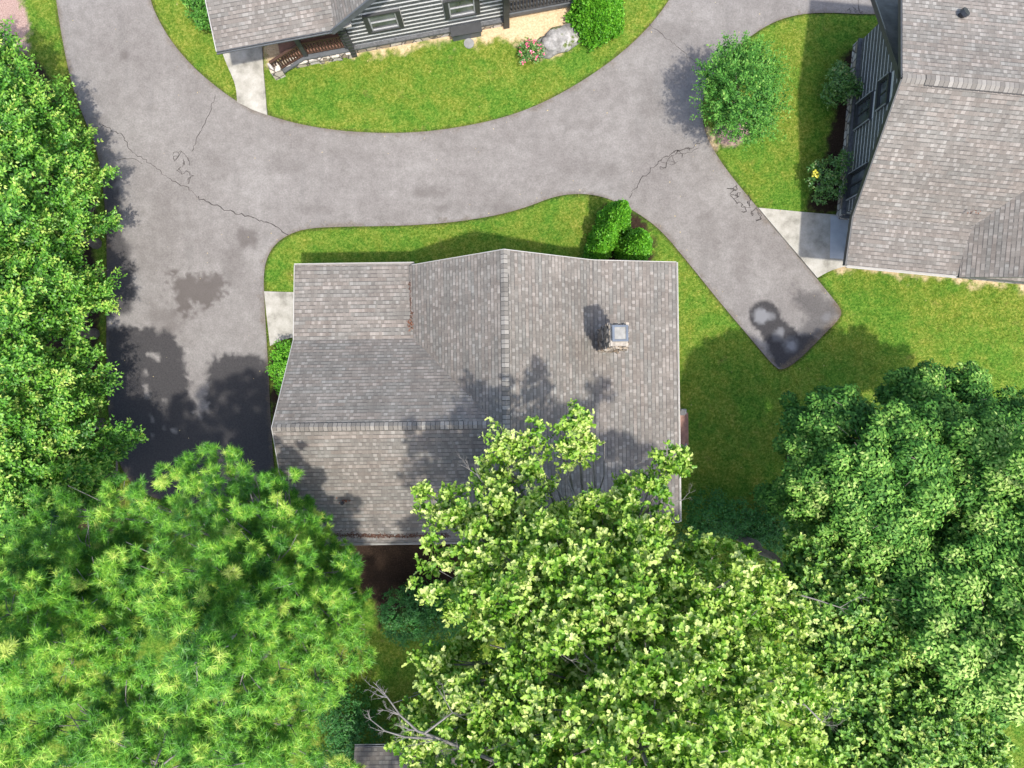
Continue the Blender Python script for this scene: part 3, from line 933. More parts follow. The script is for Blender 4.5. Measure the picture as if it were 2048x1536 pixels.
# ------------------------------------------------------------------ house at the top (north)
ON = Vector((-6.32, 13.31, 0)); TN = R(10.5)
hn = thing('log_house', ON, 'dark log house with white chinking along the top edge', 'house', TN)
YE = -.62; YN = 9.0
quads = [
    ((-4.42, YE, 3.0), (.15, YE, 3.0), (.15, YE + 2.75, 3.25), (-4.42, YE + 2.75, 3.25)),
    ((-4.42, YE + 2.75, 3.25), (3.0, YE + 2.75, 3.25), (3.0, YE + 5.7, 5.65), (-4.42, YE + 5.7, 5.65)),
    ((-4.42, YN, 3.0), (3.0, YN, 3.0), (3.0, YE + 5.7, 5.65), (-4.42, YE + 5.7, 5.65)),
    ((-.2, YN, 2.98), (-.2, YE, 2.98), (3.07, YE, 5.9), (3.07, YN, 5.9)),
    ((6.5, YE, 2.98), (6.5, YN, 2.98), (3.07, YN, 5.9), (3.07, YE, 5.9)),
    ((9.5, .3, 2.6), (9.5, YN, 2.6), (6.5, YN, 3.03), (6.5, .3, 3.03)),
]
rn = roof_planes(quads).build('roof', [M['shingle'], M['dark_fascia']], hn)
ridge_cap((3.07, YE, 5.9), (3.07, YN, 5.9), (-3.27, 0, -2.92), (3.43, 0, -2.92), .6, 8.4).build('ridge_cap', [M['cap'], M['cap_shadow']], rn)
g = MB()
gutter(g, (-4.44, YE - .01, 3.03), (-.25, YE - .01, 3.03), (0, -1, 0), .1)
g.build('gutter', M['dark_fascia'], hn)
for a_, b_, w_, t_, k_ in (((-.3, YE - .02, 2.86), (3.07, YE - .02, 5.87), .06, .24, 'dark_fascia'), ((3.07, YE - .02, 5.87), (6.6, YE - .02, 2.86), .06, .24, 'dark_fascia'),
                           ((-4.44, YE, 2.99), (-4.44, YE + 2.75, 3.24), .03, .05, 'white_trim')):
    g = MB(); g.beam(a_, b_, w_, t_); g.build('fascia', M[k_], hn)
m = MB(); m.box((.02, -.4, 2.93), (.9, .36, .06)); m.build('porch_soffit', M['white_trim'], hn)
W0, W1 = (0, 0), (6.15, 0)
wl = wall_mesh(W0, W1, [(0, 2.85), (3.07, 5.6), (6.15, 2.85)], .0, e=.265, gap=.095,
               openings=((.82, 2.26, 1.32, 2.5), (3.8, 5.2, 1.3, 2.4), (3.9, 5.2, 0, .5)))
for q in (wall_mesh((0, 2.9), (0, 0), [(0, 2.8), (2.9, 2.8)], .0), wall_mesh((6.15, 0), (6.15, 5), [(0, 2.8), (5, 2.8)], .0), wall_mesh((-4, 2.9), (0, 2.9), [(0, 2.9), (4, 2.9)], 0),
          wall_mesh((-4, 8.4), (-4, 2.9), [(0, 2.9), (2.9, 5.3), (5.5, 3.1)], 0)):
    b = len(wl.v); wl.v += q.v; wl.var += q.var; wl.f += [[k + b for k in f] for f in q.f]; wl.m += q.m; wl.uv += q.uv
wl.build('wall', LW, hn)
window(hn, W0, W1, 1.02, 2.06, 1.37, 2.4, .17)
window(hn, W0, W1, 4.02, 5.0, 1.32, 2.4, .18)
m = MB()
for z in np.arange(.1, 2.6, .24):
    for dx, dy in ((0, -.12), (-.1, 0)):
        m.box((dx, dy, z), (.2 if dy else .3, .3 if dy else .2, .17))
m.box((-.02, -.06, 1.25), (.16, .16, 2.4))
m.build('corner_post', M['trim'], hn)
m = MB(); m.box((6.17, -.1, 1.4), (.22, .34, 2.6)); m.build('corner_post', M['trim'], hn)
m = MB()
m.box((4.55, -.18, .26), (1.14, .36, .46)); m.box((4.55, -.19, .51), (1.24, .44, .05), 1)
m.build('cellar_hatch', [M['dark_fascia'], M['trim']], hn)
# covered porch on the left with brown rail
m = MB(); m.box((-1.42, 1.42, .25), (2.8, 2.8, .5)); m.build('porch_floor', M['deck'], hn)
m = MB()
for i in range(16):
    m.box((-2.85 + i * .19 + rr.uniform(-.03, .03), -.12 + rr.uniform(-.03, .03), .17 + rr.uniform(-.03, .04)), (.19, .26 + rr.uniform(-.05, .08), .36), 0, rr.uniform(-.1, .1))
m.box((-3.1, -.35, .3), (.42, .42, .7), 0, .2)
m.build('stone_footing', M['stone'], hn)
m = MB()
for i in range(14):
    x = -.1 - i * .125
    m.box((x, -.02, .95), (.05, .05, .82))
m.beam((-.05, -.02, 1.4), (-1.8, -.02, 1.4), .1, .07); m.beam((-.05, -.02, .56), (-1.8, -.02, .56), .07, .06)
for i in range(12):
    f = i / 11; x = -1.95 - f * 1.15; y = -.06 - f * .28
    m.box((x, y, .9 - f * .28), (.05, .05, .78))
m.beam((-1.8, -.02, 1.38), (-3.15, -.36, 1.02), .1, .07); m.beam((-1.8, -.02, .55), (-3.15, -.36, .3), .07, .06)
m.build('railing', M['brown_rail'], hn)
m = MB(); m.box((-1.82, -.02, 1.35), (.17, .17, 2.7)); m.build('porch_post', M['trim'], hn)
m = MB(); m.box((-4.0, 1.6, 1.4), (.17, .17, 2.8)); m.build('porch_post', M['trim'], hn)
m = MB(); m.beam((-.1, -.1, .42), (-1.9, -.1, .42), .2, .08); m.beam((-1.9, -.1, .42), (-3.0, -.42, .2), .16, .07); m.build('sill_beam', M['dark_fascia'], hn)
# deck on the right
m = MB(); m.box((7.6, 1.6, .45), (2.8, 3.0, .12)); m.box((7.6, .08, .42), (2.85, .08, .2)); m.build('porch_floor', M['dark_fascia'], hn)
m = MB()
for i in range(19): m.box((6.35 + i * .135, .12, .95), (.06, .06, .8))
m.beam((6.2, .12, 1.4), (8.95, .12, 1.4), .11, .07); m.beam((6.2, .12, .6), (8.95, .12, .6), .08, .06)
m.box((8.95, .12, .8), (.16, .16, 1.6)); m.build('railing', M['trim'], hn)

# ------------------------------------------------------------------ house on the right (east)
OE = Vector((12.06, 4.29, 0)); TE = R(-5.5)
he = thing('log_house', OE, 'log house with a wide pale grey shingled roof at the upper right', 'house', TE)
XR = 12.5
quads = [
    ((0, 0, 2.8), (XR, 0, 2.8), (XR, 1.76, 3.0), (0, 1.76, 3.0)),
    ((0, 1.76, 3.0), (XR, 1.76, 3.0), (XR, 5.62, 5.5), (0, 5.62, 5.5)),
    ((XR, 9.6, 4.8), (0, 9.6, 4.8), (0, 5.62, 5.5), (XR, 5.62, 5.5)),
    ((4.05, 5.6, 2.86), (4.05, -.06, 2.86), (7.6, -.06, 5.16), (7.6, 5.6, 5.16)),
    ((11.15, -.06, 2.86), (11.15, 5.6, 2.86), (7.6, 5.6, 5.16), (7.6, -.06, 5.16)),
]
re2 = roof_planes(quads)
re_o = re2.build('roof', [M['shingle'], M['dark_fascia']], he)
ridge_cap((0, 5.62, 5.5), (XR, 5.62, 5.5), (0, 3.98, -.7), (0, -3.86, -2.5), .75, 11.5, .17).build('ridge_cap', [M['cap'], M['cap_shadow']], re_o)
m = MB()
zt = lambda y: 5.5 - .62 * (y - 5.62)
m.add([(-.02, 6.35, zt(6.35) - .03), (1.1, 6.35, zt(6.35) - .03), (1.1, 10.0, zt(10.) - .03), (-.02, 10.0, zt(10.) - .03),
       (-.02, 6.35, zt(6.35) - .16), (1.1, 6.35, zt(6.35) - .16), (1.1, 10.0, zt(10.) - .16), (-.02, 10.0, zt(10.) - .16)],
      [(0, 1, 2, 3), (7, 6, 5, 4), (0, 4, 5, 1), (1, 5, 6, 2), (2, 6, 7, 3), (3, 7, 4, 0)])
m.build('lower_roof', M['dark_roll'], he)
for a_, b_, w_, t_, k_ in (((-.03, 5.62, 5.42), (-.03, 10.02, zt(10.02) - .12), .06, .2, 'trim'), ((-.045, 6.4, zt(6.4)), (-.045, 10.0, zt(10.)), .03, .03, 'grey_metal'),
                           ((-.03, 5.62, 5.42), (-.03, 1.76, 2.9), .05, .2, 'trim'), ((-.03, 1.76, 2.9), (-.03, 0, 2.7), .05, .2, 'trim'), ((-.035, 5.62, 5.42), (-.035, 9.6, 4.72), .05, .16, 'trim')):
    g = MB(); g.beam(a_, b_, w_, t_); g.build('fascia', M[k_], he)
g = MB(); gutter(g, (0, -.01, 2.84), (4.0, -.01, 2.84), (0, -1, 0), .09); g.build('gutter', M['white_trim'], he)
V0, V1 = (.78, 9.3), (.78, 2.5)
y2s = lambda y: 9.3 - y
prof = [(0, zt(9.3) - .2), (y2s(5.62), 5.3), (y2s(1.76) - .74, 3.2 - .05)]
wl = wall_mesh(V0, V1, prof, 0., e=.25, gap=.038, stone=.5,
               openings=((y2s(6.7), y2s(5.66), .76, 1.98), (y2s(6.9), y2s(5.8), 2.4, 3.2), (y2s(3.98), y2s(2.98), .7, 2.15)))
for q in (wall_mesh((4.6, .6), (10.6, .6), [(0, 2.85), (3, 4.8), (6, 2.85)], 0), wall_mesh((.78, 2.5), (12, 2.5), [(0, 2.85), (11.2, 2.85)], 0), wall_mesh((12, 2.5), (12, 9.3), [(0, 3.), (3.1, 5.2), (6.8, 4.6)], 0), wall_mesh((12, 9.3), (.78, 9.3), [(0, 4.6), (11.2, 4.6)], 0)):
    b = len(wl.v); wl.v += q.v; wl.var += q.var; wl.f += [[k + b for k in f] for f in q.f]; wl.m += q.m; wl.uv += q.uv
wl.build('wall', LW, he)
window(he, V0, V1, y2s(6.62), y2s(5.74), .86, 1.9, .08, 'v', False)
window(he, V0, V1, y2s(6.8), y2s(5.86), 2.5, 3.1, .08, 'v', False)
window(he, V0, V1, y2s(3.9), y2s(3.02), .8, 2.05, .08, 'v', False)
for s_, z0, z1 in ((6.70, .78, 1.98), (5.66, .78, 1.98), (6.88, 2.44, 3.14), (5.78, 2.44, 3.14), (3.98, .74, 2.12), (2.94, .74, 2.0)):
    m = MB(); m.box((.68, s_, (z0 + z1) / 2), (.05, .035, z1 - z0)); m.build('window_trim', M['sash'], he)
m = MB()
m.box((.72, 6.05, 4.35), (.12, .2, .28)); m.build('gable_light', M['vent'], he)
m = MB()
m.box((1.3, 1.0, 1.35), (.18, .18, 2.7)); m.build('porch_post', M['log'], he)
vp = Matrix.Rotation(-TE, 3, 'Z') @ (P(1927, 27, 5.2) - OE)
zr = 5.5 - .176 * (vp.y - 5.62)
m = MB(); m.tube([(vp.x, vp.y, zr - .1), (vp.x, vp.y, zr + .14)], [.11, .10], 10); m.tube([(vp.x, vp.y, zr + .12), (vp.x + .05, vp.y + .04, zr + .22)], [.16, .15], 10)
m.build('roof_vent', M['vent'], re_o)

# ------------------------------------------------------------------ house at the bottom (south), roof edge under the tree
hs = thing('log_house', (-3.4, -12.9, 0), 'house at the bottom edge showing only a dark strip of shingle roof', 'house', R(1))
quads = [((4.0, 0, 3.1), (-2.2, 0, 3.1), (-2.2, -4.5, 5.4), (4.0, -4.5, 5.4)), ((-2.2, -9, 3.1), (4.0, -9, 3.1), (4.0, -4.5, 5.4), (-2.2, -4.5, 5.4))]
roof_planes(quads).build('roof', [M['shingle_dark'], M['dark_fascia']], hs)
wl = wall_mesh((3.5, -2.2), (-1.7, -2.2), [(0, 3.1), (5.2, 3.1)], 0)
for q in (wall_mesh((-1.7, -2.2), (-1.7, -8.5), [(0, 4.0), (2.3, 5.2), (6.3, 3.1)], 0), wall_mesh((3.5, -8.5), (3.5, -2.2), [(0, 3.1), (4, 5.2), (6.3, 4.0)], 0)):
    b = len(wl.v); wl.v += q.v; wl.var += q.var; wl.f += [[k + b for k in f] for f in q.f]; wl.m += q.m; wl.uv += q.uv
wl.build('wall', LW, hs)
g = MB(); gutter(g, (4.0, .01, 3.12), (-2.2, .01, 3.12), (0, 1, 0), .09); g.build('gutter', M['dark_fascia'], hs)


# ------------------------------------------------------------------ foliage engine
def unit(a):
    return a / np.maximum(np.linalg.norm(a, axis=-1, keepdims=True), 1e-9)


LEAF_SIMPLE = (np.array([(0, 0, 0), (.35, .27, .05), (1, 0, -.04), (.35, -.27, .05)]), np.array([(0, 2, 1), (0, 3, 2)]))
_h = [(0, 0, 0), (.06, .30, .05), (.42, .52, .10), (.46, .26, .05), (.86, .34, .03), (1.0, 0, -.05)]
LEAF_LOBED = (np.array(_h + [(x, -y, z) for x, y, z in _h[1:5]]), np.array([(5, 4, 3, 2, 1, 0), (0, 6, 7, 8, 9, 5)]))
LEAF_TULIP = (LEAF_LOBED[0] * np.array([1, .72, 1.6]), LEAF_LOBED[1])
NEEDLE = (np.array([(0, .5, 0), (0, -.5, 0), (1, 0, 0)]), np.array([(0, 1, 2)]))
FAN = (np.array([(0, 0, 0), (.55, .42, .08), (.9, .3, -.02), (1, 0, .06), (.9, -.3, -.02), (.55, -.42, .08)]), np.array([(0, 3, 2, 1), (0, 5, 4, 3)]))


def scatter(pos, nrm, tan, size, shape, width=None):
    nrm = unit(nrm); b = unit(np.cross(nrm, tan)); t = np.cross(b, nrm)
    sv, sf = shape
    wd = np.ones(len(pos)) if width is None else width / size
    V = pos[:, None, :] + size[:, None, None] * (sv[None, :, 0, None] * t[:, None, :] + sv[None, :, 1, None] * wd[:, None, None] * b[:, None, :] + sv[None, :, 2, None] * nrm[:, None, :])
    k = len(sv)
    Fc = sf[None] + (np.arange(len(pos)) * k)[:, None, None]
    return V.reshape(-1, 3), Fc.reshape(-1, sf.shape[1]), k


def lobes_from_px(L):
    """(u, v, h, r[, flatten]) survey list -> centres and radii in metres"""
    out = []
    for q in L:
        c = P(q[0], q[1], q[2]); fl = q[4] if len(q) > 4 else .8
        out.append((c.x, c.y, c.z, q[3], q[3], q[3] * fl))
    return np.array(out)


def sample_lobes(lobes, n, rng, lo=.62, hi=1.05, core=.72, upmin=-.45, wexp=2.0):
    """points on the outer shells of a union of ellipsoids with outward directions"""
    w_ = lobes[:, 3] ** wexp; w_ = w_ / w_.sum()
    P_, D_ = [], []
    got = 0
    while got < n:
        k = rng.choice(len(lobes), n * 2, p=w_)
        d = unit(rng.normal(size=(n * 2, 3)))
        d[:, 2] = np.where(d[:, 2] < upmin, -d[:, 2], d[:, 2])
        r = lo + (hi - lo) * rng.random(n * 2) ** .55
        p = lobes[k, :3] + d * lobes[k, 3:] * r[:, None]
        ok = np.ones(len(p), bool)
        for j in range(len(lobes)):
            q = np.linalg.norm((p - lobes[j, :3]) / lobes[j, 3:], axis=1)
            ok &= ~((q < core * lo) & (k != j))
        ok &= p[:, 2] > .15
        P_.append(p[ok]); D_.append(d[ok]); got += ok.sum()
    return np.concatenate(P_)[:n], np.concatenate(D_)[:n]


def crown_broad(rng, lobes, n_sprays, per, length, width, leaf, shape, out_w=1.0, bias=(0, 0, .3), droop=0.0, up=1.2, nj=.45, hbias=None, tipvar=.3, base_var=.45, cluster=1, spread=.3, **kw):
    if cluster > 1:
        nc = n_sprays // cluster; n_sprays = nc * cluster
        pc, dc = sample_lobes(lobes, nc, rng, **kw)
        q = unit(rng.normal(size=(nc, cluster, 3)) + dc[:, None, :] * .5 + np.array([0, 0, .5]))
        rr_ = spread * rng.uniform(.55, 1.35, (nc, 1, 1)) * rng.uniform(.25, 1.0, (nc, cluster, 1))
        p = (pc[:, None, :] + q * rr_).reshape(-1, 3); d = unit(q + dc[:, None, :] * .6).reshape(-1, 3)
        cv = np.repeat(rng.normal(size=nc) * .13, cluster)[:, None]
    else:
        p, d = sample_lobes(lobes, n_sprays, rng, **kw); cv = 0
    dirs = unit(d * out_w + np.array(bias) + rng.normal(size=d.shape) * .35)
    ln = length * rng.uniform(.6, 1.3, n_sprays)
    t = np.tile(np.linspace(.05, 1, per), (n_sprays, 1)) + rng.uniform(-.06, .06, (n_sprays, per))
    side = unit(np.cross(dirs, np.array([0, 0, 1.0]) + rng.normal(size=d.shape) * .15))
    lat = rng.uniform(-1, 1, (n_sprays, per)) * width * (1.15 - .7 * t)
    pos = p[:, None, :] + dirs[:, None, :] * (t - .4)[:, :, None] * ln[:, None, None] + side[:, None, :] * lat[:, :, None]
    pos[:, :, 2] += rng.uniform(-.5, .5, (n_sprays, per)) * width * .7 - droop * t ** 2 * ln[:, None]
    tang = unit(dirs[:, None, :] * .8 + side[:, None, :] * (np.sign(lat) * .7)[:, :, None] + rng.normal(size=pos.shape) * .35)
    nrm = unit(np.array([0, 0, up]) + d[:, None, :] * .55 + rng.normal(size=pos.shape) * nj)
    size = leaf * rng.uniform(.6, 1.25, (n_sprays, per))
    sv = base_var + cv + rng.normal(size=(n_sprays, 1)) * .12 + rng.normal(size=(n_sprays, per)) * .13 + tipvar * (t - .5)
    V, Fc, k = scatter(pos.reshape(-1, 3), nrm.reshape(-1, 3), tang.reshape(-1, 3), size.ravel(), shape)
    return V, Fc, np.repeat(np.clip(sv, 0, 1).ravel(), k)


def crown_puff(rng, lobes, n_puffs, per, rad, leaf, shape, base_var=.42, **kw):
    p, d = sample_lobes(lobes, n_puffs, rng, **kw)
    r = rad * rng.uniform(.6, 1.35, n_puffs)
    q = unit(rng.normal(size=(n_puffs, per, 3)))
    ax = unit(d + np.array([0, 0, .7]))
    dot = (q * ax[:, None, :]).sum(-1)
    q = np.where((dot < -.1)[:, :, None], -q, q)
    rr_ = rng.uniform(.45, 1.05, (n_puffs, per)) ** .6
    pos = p[:, None, :] + q * (r[:, None] * rr_)[:, :, None] * np.array([1, 1, .8])
    nrm = unit(q * .8 + np.array([0, 0, .7]) + rng.normal(size=q.shape) * .38)
    tang = rng.normal(size=q.shape) + q * .6 - np.array([0, 0, .4])
    size = leaf * rng.uniform(.6, 1.25, (n_puffs, per))
    dot = np.abs(dot)
    sv = base_var + rng.normal(size=(n_puffs, 1)) * .15 + rng.normal(size=(n_puffs, per)) * .12 + (dot - .5) * .35  # light painted into the tone towards the puff's top
    V, Fc, k = scatter(pos.reshape(-1, 3), nrm.reshape(-1, 3), tang.reshape(-1, 3), size.ravel(), shape)
    return V, Fc, np.repeat(np.clip(sv, 0, 1).ravel(), k)


def crown_domes(rng, lobes, leaf, shape, base_var=.45, dens=170, under=True):
    """every lobe a leafy dome with smaller domes round it, and a sparser layer beneath"""
    C, Rd, Bv = [], [], []
    for L in lobes:
        b = rng.normal() * .16
        L = L + np.array([0, 0, b * 2.4, 0, 0, 0])
        C.append(L[:3] + np.array([0, 0, .25 * L[3]])); Rd.append(L[3] * .60); Bv.append(b)
        a0 = rng.uniform(0, 6.28); k = int(rng.integers(4, 7))
        for j in range(k):
            a = a0 + 6.28 * j / k + rng.normal() * .25; q = L[3] * rng.uniform(.55, .85)
            C.append(L[:3] + np.array([np.cos(a) * q, np.sin(a) * q, rng.uniform(-.45, .15) * L[3]])); Rd.append(L[3] * rng.uniform(.30, .46)); Bv.append(b + rng.normal() * .09)
        if under:
            for j in range(3):
                a = rng.uniform(0, 6.28); q = L[3] * rng.uniform(.1, .8)
                C.append(L[:3] + np.array([np.cos(a) * q, np.sin(a) * q, -rng.uniform(.8, 1.6)])); Rd.append(L[3] * rng.uniform(.4, .6)); Bv.append(b - .06)
    C = np.array(C); Rd = np.array(Rd); Bv = np.array(Bv)
    cnt = np.maximum(20, (dens * 2 * np.pi * Rd ** 2 * .55).astype(int))
    idx = np.repeat(np.arange(len(C)), cnt); n = len(idx)
    q = unit(rng.normal(size=(n, 3))); q[:, 2] = np.abs(q[:, 2]) * np.where(rng.random(n) < .85, 1, -.4)
    q = unit(q)
    rr_ = rng.uniform(.55, 1.0, n) ** .5 * (1 + .16 * rng.normal(size=n))
    pos = C[idx] + q * (Rd[idx] * rr_)[:, None] * np.array([1, 1, .8])
    nrm = unit(q * 1.0 + np.array([0, 0, .45]) + rng.normal(size=q.shape) * .33)
    tang = rng.normal(size=q.shape) * .7 + q * .5 - np.array([0, 0, .5])
    sv = np.clip(base_var + Bv[idx] + rng.normal(size=n) * .13 + (q[:, 2] - .5) * .42 + (rr_ - .9) * .5, 0, 1)  # dome tops lighter, insides darker: shading painted into the leaf tone
    V, Fc, k = scatter(pos, nrm, tang, leaf * rng.uniform(.6, 1.25, n), shape)
    return V, Fc, np.repeat(sv, k)


def crown_needles(rng, lobes, n_cl, tufts, per, length, wid, base_var=.42, spread=.26, **kw):
    """clusters of needle tufts at the shoot ends"""
    pc, dc = sample_lobes(lobes, n_cl, rng, **kw)
    axc = unit(dc * .7 + np.array([0, 0, .6]))
    q = unit(rng.normal(size=(n_cl, tufts, 3)))
    q = np.where(((q * axc[:, None, :]).sum(-1) < -.15)[:, :, None], -q, q)
    r = spread * rng.uniform(.5, 1.25, (n_cl, 1, 1)) * rng.uniform(.45, 1.0, (n_cl, tufts, 1))
    p = (pc[:, None, :] + q * r).reshape(-1, 3)
    d = unit(q * .9 + axc[:, None, :] * .6).reshape(-1, 3)
    cv = np.repeat(rng.normal(size=n_cl) * .20, tufts)
    n_tufts = len(p)
    ax = unit(d + rng.normal(size=d.shape) * .15)
    q = unit(rng.normal(size=(n_tufts, per, 3)) + ax[:, None, :] * .85)
    along = rng.uniform(-.10, .05, (n_tufts, per))
    pos = p[:, None, :] + ax[:, None, :] * along[:, :, None]
    size = length * rng.uniform(.65, 1.15, (n_tufts, per)) * rng.uniform(.8, 1.2, (n_tufts, 1))
    nrm = unit(np.array([0, 0, 1.0]) + rng.normal(size=q.shape) * .4)
    sv = base_var + cv[:, None] + rng.normal(size=(n_tufts, 1)) * .10 + rng.normal(size=(n_tufts, per)) * .12
    sv = np.repeat(sv[:, :, None], 3, 2); sv[:, :, 2] -= .06; sv[:, :, :2] += .16
    V, Fc, k = scatter(pos.reshape(-1, 3), nrm.reshape(-1, 3), q.reshape(-1, 3), size.ravel(), NEEDLE, np.full(size.size, wid))
    return V, Fc, np.clip(sv, 0, 1).reshape(-1), p


def limbs(base, top, lobes, r0, rng, sub=2, min_r=.012, start=.3):
    """tapered trunk with a limb out to every lobe and a few sub-limbs"""
    m = MB()
    base = Vector(base); top = Vector(top)
    n = 9; tr = []
    for i in range(n + 1):
        f = i / n
        tr.append(base.lerp(top, f) + Vector((rng.normal() * .06, rng.normal() * .06, 0)) * (1 if 0 < i < n else 0))
    rad = [r0 * (1.35 if i == 0 else 1) * (1 - .86 * (i / n) ** .9) for i in range(n + 1)]
    m.tube(tr, rad, 8)
    for L in lobes:
        c = Vector(L[:3]); rr_ = L[3]
        hd = ((c.x - base.x) ** 2 + (c.y - base.y) ** 2) ** .5
        zz = max(base.z + .4, min(c.z - .35 * hd - .1, top.z - .2))
        f = max(start * .5, min(.97, (zz - base.z) / max(.1, (top.z - base.z))))
        s = base.lerp(top, f)
        ra = max(min_r * 2, r0 * (1 - .86 * f) * .42)
        mid = s.lerp(c, .5) + Vector((rng.normal() * .1 * rr_, rng.normal() * .1 * rr_, -.08 * hd))
        pts_ = [s, s.lerp(mid, .5) + Vector((0, 0, -.03)), mid, mid.lerp(c, .55) + Vector((rng.normal() * .05, rng.normal() * .05, .05)), c]
        m.tube(pts_, [ra, ra * .85, ra * .65, ra * .48, max(min_r, ra * .3)], 6)
        for k in range(sub):
            dd = unit(rng.normal(size=3) + np.array([0, 0, .35]))
            e = c + Vector((dd[0] * L[3], dd[1] * L[4], dd[2] * L[5])) * .95
            q = mid.lerp(c, rng.uniform(.2, .95))
            mm = q.lerp(e, .5) + Vector((rng.normal() * .06, rng.normal() * .06, .04))
            m.tube([q, mm, e], [max(min_r, ra * .34), max(min_r * .8, ra * .22), min_r * .6], 5)
    return m


def tree(name, label, cat, base, top, lobes, r0, bark, leafm, crown, rng, group=None, sub=2, min_r=.012, limb_lobes=None):
    t = thing(name, base, label, cat, 0, group)
    b = np.array(base)
    L2 = lobes.copy(); L2[:, :3] -= b
    LL = L2 if limb_lobes is None else L2[:limb_lobes]
    limbs((0, 0, -.1), Vector(top) - Vector(base), LL, r0, rng, sub, min_r).build('trunk', bark, t, smooth=True)
    V, Fc, var = crown[:3]
    array_mesh('crown', V - b, Fc, leafm, var, t)
    return t


def rngs(s): return np.random.default_rng(s)


# ------------------------------------------------------------------ row of trees at the left
LEFT = [
    ('bright green tree at the top of the left row, reaching up to the mulch bed', (-17.3, 9.0), 8.6,
     [(10, 130, 4.4, .8), (60, 195, 3.6, .9), (-20, 200, 6, 1.4), (105, 250, 3.0, .7), (50, 290, 4.8, 1.3), (135, 300, 2.7, .65), (-50, 110, 5, 1.1)]),
    ('bright green tree of the left row beside the long asphalt crack', (-16.6, 5.6), 9.0,
     [(60, 370, 5.0, 1.4), (140, 355, 3.0, .85), (165, 420, 2.6, .75), (120, 430, 4.0, 1.1), (-20, 400, 6.5, 1.6), (60, 460, 5, 1.0), (190, 350, 2.4, .45), (195, 400, 2.3, .4)]),
    ('bright green tree of the left row, just below the first dark gap', (-16.7, 2.0), 9.2,
     [(60, 580, 5.0, 1.4), (145, 555, 3.2, .9), (165, 610, 2.8, .85), (-20, 560, 6.6, 1.5), (90, 640, 4.0, 1.0), (60, 520, 5.0, .9), (195, 590, 2.4, .45), (195, 545, 2.3, .4)]),
    ('bright green tree of the left row, beside the damp shaded black asphalt', (-16.4, -1.6), 9.0,
     [(80, 790, 5.0, 1.3), (155, 745, 3.2, .8), (160, 800, 3.0, .8), (-20, 770, 6.6, 1.5), (60, 730, 4.4, .9), (40, 860, 5.4, 1.2), (190, 770, 2.4, .4)]),
    ('bright green tree at the bottom of the left row, overlapping the pines', (-15.6, -4.4), 8.6,
     [(120, 910, 4.6, 1.3), (200, 890, 3.2, .85), (240, 880, 2.6, .5), (30, 940, 5.8, 1.4), (190, 950, 3.6, .8), (100, 990, 5.2, 1.1), (-30, 1000, 6.4, 1.4), (60, 1060, 5.6, 1.)]),
]
for i, (lab, (bx, by), ht, L) in enumerate(LEFT):
    rg = rngs(100 + i); kz = (.62, .72, .78, .82, .86)[i]; ht *= kz + .05
    lb = lobes_from_px([(a, b, max(1.4, c * kz), d * (1.04 if kz < .8 else 1), .9) for a, b, c, d in L])
    lb = np.concatenate([lb, [(bx - .5, by, ht * .72, 1.4, 1.4, 1.5), (bx - 1.0, by + .2, ht * .45, 1.6, 1.6, 1.5)]])
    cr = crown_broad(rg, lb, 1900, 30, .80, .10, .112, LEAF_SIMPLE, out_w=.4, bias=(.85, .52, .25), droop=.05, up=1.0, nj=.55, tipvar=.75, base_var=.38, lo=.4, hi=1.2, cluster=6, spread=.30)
    tree('broadleaf_tree', lab, 'tree', (bx, by, 0), (bx, by, ht), lb, .19, M['bark'], M['leaf_left'], cr, rg, 'row of trees along the left edge of the driveway', 2)

